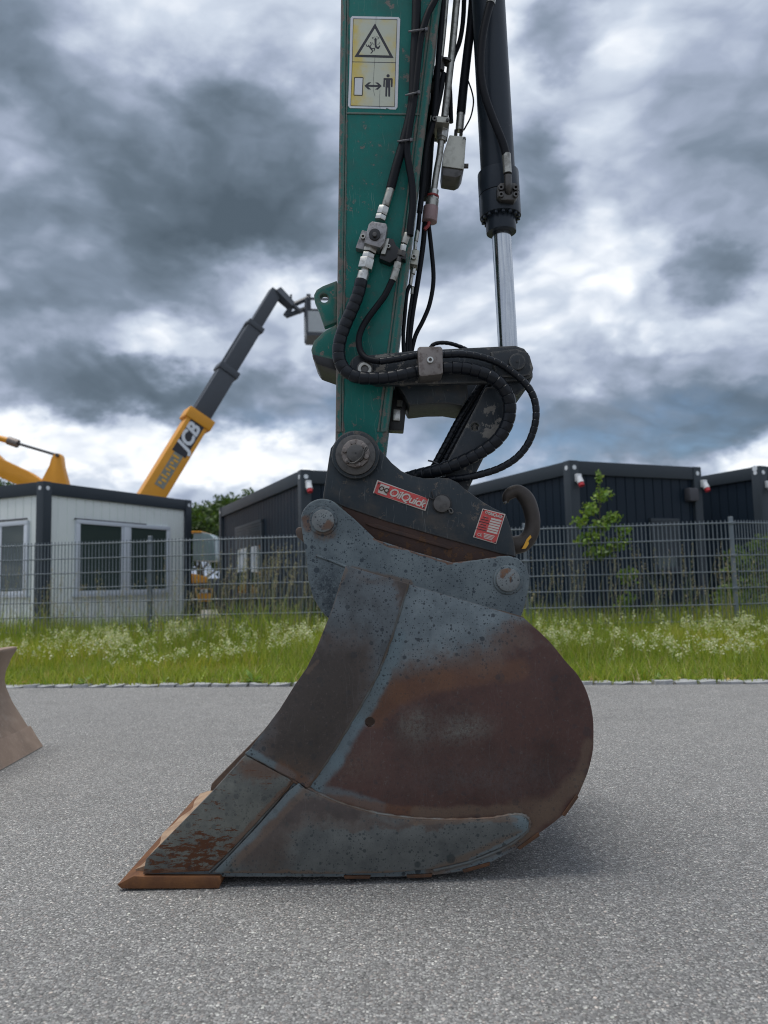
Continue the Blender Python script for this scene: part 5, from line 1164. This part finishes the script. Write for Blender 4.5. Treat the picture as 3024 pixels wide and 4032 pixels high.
    h2 = [(*p, y) for p, y in zip(Z2((628, 390), (580, 490), (530, 560), (470, 640), (430, 710), (414, 780), (430, 850), (472, 890), (545, 905), (650, 890), (780, 868), (940, 864), (1050, 860), (1160, 874), (1260, 905), (1340, 950), (1420, 1012), (1480, 1082), (1512, 1160), (1518, 1250), (1500, 1340), (1460, 1430), (1390, 1510), (1290, 1570), (1180, 1606), (1080, 1628), (960, 1640), (850, 1660)),
          [2.352, 2.35, 2.35, 2.345, 2.34, 2.332, 2.322, 2.31, 2.30, 2.295, 2.295, 2.295, 2.295, 2.30, 2.305, 2.31, 2.31, 2.31, 2.31, 2.31, 2.315, 2.32, 2.325, 2.33, 2.335, 2.34, 2.37, 2.42])]
    tube('pressure_hose', h2[:9], 'rubber', t, 13, 6); tube('pressure_hose', h2[8:], 'hose_wrap', t, 14, 6, wrap=.022)
    tube('upper_hose', [(x, y, 2.352) for x, y in Z1((560, 1235), (598, 1090), (640, 950), (690, 750), (708, 600), (715, 400), (725, 200), (730, 0), (735, -300), (750, -800), (760, -1500))], 'rubber', t, 19.5)
    tube('upper_hose', [(x, y, 2.345) for x, y in Z1((688, 1540), (692, 1460), (705, 1350), (700, 1200), (675, 1050), (668, 950), (690, 800), (715, 650), (735, 450), (758, 250), (800, 100), (850, 0), (905, -130), (950, -400), (960, -1400))], 'rubber', t, 14.5)
    for x, y, w_, a in ((738, 198, 58, -8), (703, 612, 44, -14), (652, 918, 44, -8)):
        dx, dy = math.cos(rad(a)) * w_, math.sin(rad(a)) * w_
        tube('cable_tie', [(*Z1((x - dx, y - dy))[0], 2.345), (*Z1((x - dx * .5, y - dy * .5))[0], 2.333), (*Z1((x + dx * .5, y + dy * .5))[0], 2.330), (*Z1((x + dx, y + dy))[0], 2.345)], 'cable_tie', t, 4.2)
        prism('tie_head', Z1((x + dx - 9, y + dy - 12), (x + dx + 9, y + dy - 12), (x + dx + 9, y + dy + 8), (x + dx - 9, y + dy + 8)), 2.326, 2.336, 'cable_tie', t, .001)
    # --- fittings of the large line on the stick
    yv = 2.352
    V = lambda nm, a, b, r, mat, sides=20, rb=None, par=t: pcyl(nm, ZM(a)[0], ZM(b)[0], r * .3014, mat, par, yv, sides, rb * .3014 if rb else None, .0012)
    V('ferrule', (795, 130), (720, 375), 57, 'zinc'); V('nipple', (722, 365), (710, 410), 38, 'zinc'); V('hex_nut', (705, 388), (672, 490), 80, 'bright_zinc', 6); V('hex_nut', (668, 500), (652, 560), 80, 'bright_zinc', 6)
    vb = prism('ball_valve', ZM((545, 560), (735, 590), (750, 640), (715, 840), (655, 915), (440, 850), (500, 600)), 2.318, 2.372, 'valve_grey', t, .006)
    disc('valve_spindle', ZM((582, 735))[0], 23, 2.310, 2.322, 'black_plastic', vb, 18, .002); disc('valve_spindle', ZM((582, 735))[0], 9, 2.298, 2.312, 'dark_steel', vb, 10, .001)
    prism('mount_bracket', ZM((415, 680), (485, 695), (440, 940), (330, 915)), 2.350, 2.379, 'valve_grey', t, .003); disc('bracket_bolt', ZM((428, 762))[0], 10, 2.338, 2.352, 'zinc', t, 14, .001, 5)
    prism('mount_bracket', ZM((740, 780), (830, 800), (860, 880), (1000, 1000), (990, 1070), (880, 1040), (780, 1110), (640, 1050), (700, 880)), 2.345, 2.379, 'black_plastic', t, .003); prism('clamp_plate', ZM((735, 790), (775, 790), (720, 1000), (660, 990)), 2.335, 2.35, 'zinc', t, .002); disc('bracket_bolt', ZM((762, 890))[0], 8, 2.334, 2.348, 'zinc', t, 14, .001, 4)
    V('hex_nut', (545, 895), (515, 985), 100, 'zinc', 6); V('hex_nut', (508, 1000), (490, 1065), 90, 'bright_zinc', 6); V('hex_nut', (488, 1070), (455, 1200), 108, 'bright_zinc', 6); V('nipple', (460, 1190), (445, 1260), 58, 'bright_zinc'); V('ferrule', (442, 1240), (372, 1490), 80, 'bright_zinc')
    # second line
    V('ferrule', (1008, 730), (962, 865), 48, 'zinc'); V('hex_nut', (962, 880), (945, 960), 46, 'bright_zinc', 6); V('lock_nut', (940, 965), (920, 1030), 62, 'dark_steel', 6); V('nipple', (905, 1040), (885, 1110), 38, 'dark_steel'); V('hex_nut', (885, 1110), (868, 1190), 54, 'zinc', 6); V('ferrule', (865, 1185), (815, 1345), 50, 'zinc')
    # --- lines in the gap between stick and ram
    yg = 2.47
    tube('pilot_hose', [(x, y, yg - .03) for x, y in Z1((900, -700), (905, -200), (895, 100), (872, 400), (840, 780), (795, 950), (772, 1200), (750, 1390))], 'rubber', t, 12)
    tube('pilot_hose', [(x, y, yg - .03) for x, y in ZM((1198, -150), (1190, 150), (1165, 500), (1145, 700))], 'rubber', t, 9)
    V2 = lambda nm, a, b, r, mat, sides=16: pcyl(nm, ZM(a)[0], ZM(b)[0], r * .3014, mat, t, yg - .03, sides, None, .001)
    V2('ferrule', (1143, 690), (1118, 835), 30, 'zinc'); V2('nipple', (1115, 830), (1110, 940), 26, 'bright_zinc')
    prism('check_valve', ZM((1075, 930), (1165, 945), (1140, 1140), (1040, 1120)), yg - .06, yg - .01, 'valve_block', t, .003); disc('valve_screw', ZM((1092, 1025))[0], 11, yg - .072, yg - .058, 'zinc', t, 16, .001, 5)
    V2('hex_nut', (1090, 1150), (1075, 1260), 42, 'bright_zinc', 6); V2('ferrule', (1068, 1260), (1045, 1410), 26, 'zinc')
    tube('pilot_hose', [(x, y, yg - .03) for x, y in ZM((1045, 1400), (1020, 1659))[:1] + Z2((715, 480), (703, 600), (692, 740), (695, 850), (700, 900))], 'rubber', t, 8)
    tube('pilot_hose', [(x, y, yg) for x, y in Z2((752, 440), (742, 520), (725, 640), (715, 760), (712, 850))], 'rubber', t, 6); V2('ferrule', (1075, 1430), (1065, 1520), 20, 'zinc')
    tube('loom_hose', [(x, y, yg + .02) for x, y in Z2((828, 20), (815, 180), (785, 390), (750, 600), (732, 750), (725, 850), (720, 900))], 'rubber', t, 11)
    tube('loom_hose', [(x, y, yg + .03) for x, y in Z2((845, 20), (866, 200), (880, 390), (858, 540), (818, 645), (768, 745), (742, 850))], 'rubber', t, 9)
    # steel pipes, clamp block and quick connector
    yp = 2.48
    W_ = lambda nm, a, b, r, mat, sides=18, rb=None: pcyl(nm, Z1(a)[0], Z1(b)[0], r * .6028, mat, t, yp, sides, rb, .001)
    tube('steel_pipe', [(x, y, yp) for x, y in Z1((1040, -700), (1010, -200), (988, 50), (955, 400), (912, 770))], 'zinc', t, 15, sides=18)
    tube('steel_pipe', [(x, y, yp + .01) for x, y in Z1((960, -600), (940, -200), (922, 50), (905, 250), (888, 400))], 'zinc', t, 10); W_('pipe_clip', (930, 398), (925, 412), 40, 'dark_steel')
    for a, b, r in (((892, 378), (886, 425), 26), ((890, 425), (884, 465), 30), ((875, 480), (850, 530), 30), ((850, 545), (845, 600), 28)): W_('pipe_fitting', a, b, r, 'dark_steel', 6)
    W_('hex_nut', (890, 430), (886, 462), 26, 'bright_zinc', 6)
    tube('feed_hose', [(x, y, yp + .04) for x, y in Z1((880, 440), (860, 600), (840, 740), (815, 900), (800, 1100), (785, 1300))], 'rubber', t, 22)
    tube('feed_hose', [(x, y, yp + .0) for x, y in Z1((905, 480), (885, 600), (855, 740), (840, 800))], 'rubber', t, 13)
    pb = prism('pipe_clamp', Z1((822, 752), (945, 765), (943, 803), (818, 792)), yp - .045, yp + .05, 'valve_block', t, .002)
    disc('clamp_bolt', Z1((848, 773))[0], 10, yp - .056, yp - .044, 'dark_steel', pb, 16, .001, 4); disc('clamp_bolt', Z1((933, 781))[0], 6, yp - .052, yp - .044, 'dark_steel', pb, 14, .001)
    prism('pipe_block', Z1((812, 792), (945, 806), (940, 850), (850, 850), (790, 960), (785, 1000)), yp + .02, yp + .09, 'black_plastic', t, .004)
    W_('hex_nut', (905, 815), (900, 858), 44, 'bright_zinc', 6); W_('hex_nut', (900, 858), (893, 902), 42, 'bright_zinc', 6); W_('hex_nut', (895, 900), (892, 925), 36, 'zinc', 6)
    tube('steel_pipe', [(x, y, yp) for x, y in Z1((892, 915), (880, 1020), (858, 1140), (842, 1262))], 'zinc', t, 13.5, sides=18)
    W_('connector', (845, 1243), (840, 1280), 33, 'bright_zinc'); W_('connector_ring', (838, 1278), (836, 1290), 42, 'red_rubber'); W_('connector', (836, 1288), (833, 1310), 40, 'bright_zinc', 6); W_('connector', (834, 1305), (826, 1365), 45, 'zinc'); W_('connector_cap', (824, 1355), (814, 1450), 52, 'pinkish_cap')
    tube('cap_lanyard', [(x, y, yp - .02) for x, y in Z1((812, 1450), (805, 1475), (790, 1490), (782, 1500))], 'red_rubber', t, 7)
    # thick hose into the valve block, thin wire beside it
    yk = 2.53
    tube('return_hose', [(x, y, yk) for x, y in Z1((1130, -700), (1110, -200), (1092, 100), (1062, 350), (1038, 560), (1020, 745))], 'rubber', t, 19)
    tube('return_hose', [(x, y, yk + .02) for x, y in Z1((1045, -600), (1042, -100), (1035, 120), (1012, 270), (970, 380), (945, 500), (950, 640), (955, 800))], 'rubber', t, 10)
    pcyl('ferrule', Z1((1020, 738))[0], Z1((1010, 855))[0], 17, 'zinc', t, yk)
    for x in (988, 1022): pcyl('block_bolt', Z1((x, 850))[0], Z1((x - 2, 885))[0], 8, 'dark_steel', t, yk, 6)
    tube('sensor_wire', [(x, y, yk - .02) for x, y in Z1((1068, 530), (1092, 600), (1102, 670), (1085, 760), (1050, 830), (1038, 850))], 'rubber', t, 3.2)
    vb = prism('valve_block', Z1((945, 880), (1055, 892), (1040, 1105), (898, 1085), (905, 1000)), yk - .05, yk + .05, 'valve_block', t, .004)
    prism('block_base', Z1((895, 1086), (1042, 1106), (1020, 1145), (990, 1160), (900, 1145)), yk - .045, yk + .045, 'dark_steel', vb, .005); pcyl('block_plug', Z1((1038, 1085))[0], Z1((1068, 1085))[0], 10, 'dark_steel', vb, yk, 8)
    text_mesh('port_letter', 'A', P(*Z1((1030, 905))[0], yk - .0505), Vector((1, 0, 0)), UPV, .018, 'decal_black', vb, .0003)
    # fitting under the rocker on the far side
    prism('port_bracket', Z2((605, 1190), (640, 1060), (728, 1070), (710, 1190), (695, 1335), (600, 1330)), 2.47, 2.53, 'black_plastic', t, .004)
    pcyl('hex_nut', Z2((672, 1150))[0], Z2((668, 1185))[0], 13, 'bright_zinc', t, 2.45, 6); prism('port_block', Z2((632, 1200), (675, 1205), (672, 1275), (625, 1272)), 2.455, 2.475, 'bright_zinc', t, .003)
    # hoses behind the connecting link and over the far link
    for dx, r in ((0, 15), (45, 13)):
        tube('spiral_hose', [(x, y, 2.47) for x, y in Z2((1190 + dx, 1030), (1120 + dx, 1140), (1040 + dx, 1270), (960 + dx, 1420), (890 + dx, 1550), (850 + dx, 1640))], 'hose_wrap', t, r, wrap=.02)
    tube('spiral_hose', [(x, y, 2.56) for x, y in Z2((840, 860), (880, 800), (960, 790), (1050, 815), (1120, 850))], 'hose_wrap', t, 8, wrap=.016)
    tube('cable_tie', [(x, y, 2.45) for x, y in Z2((845, 1522), (880, 1530), (920, 1548))], 'cable_tie', t, 3.5)
make_arm()
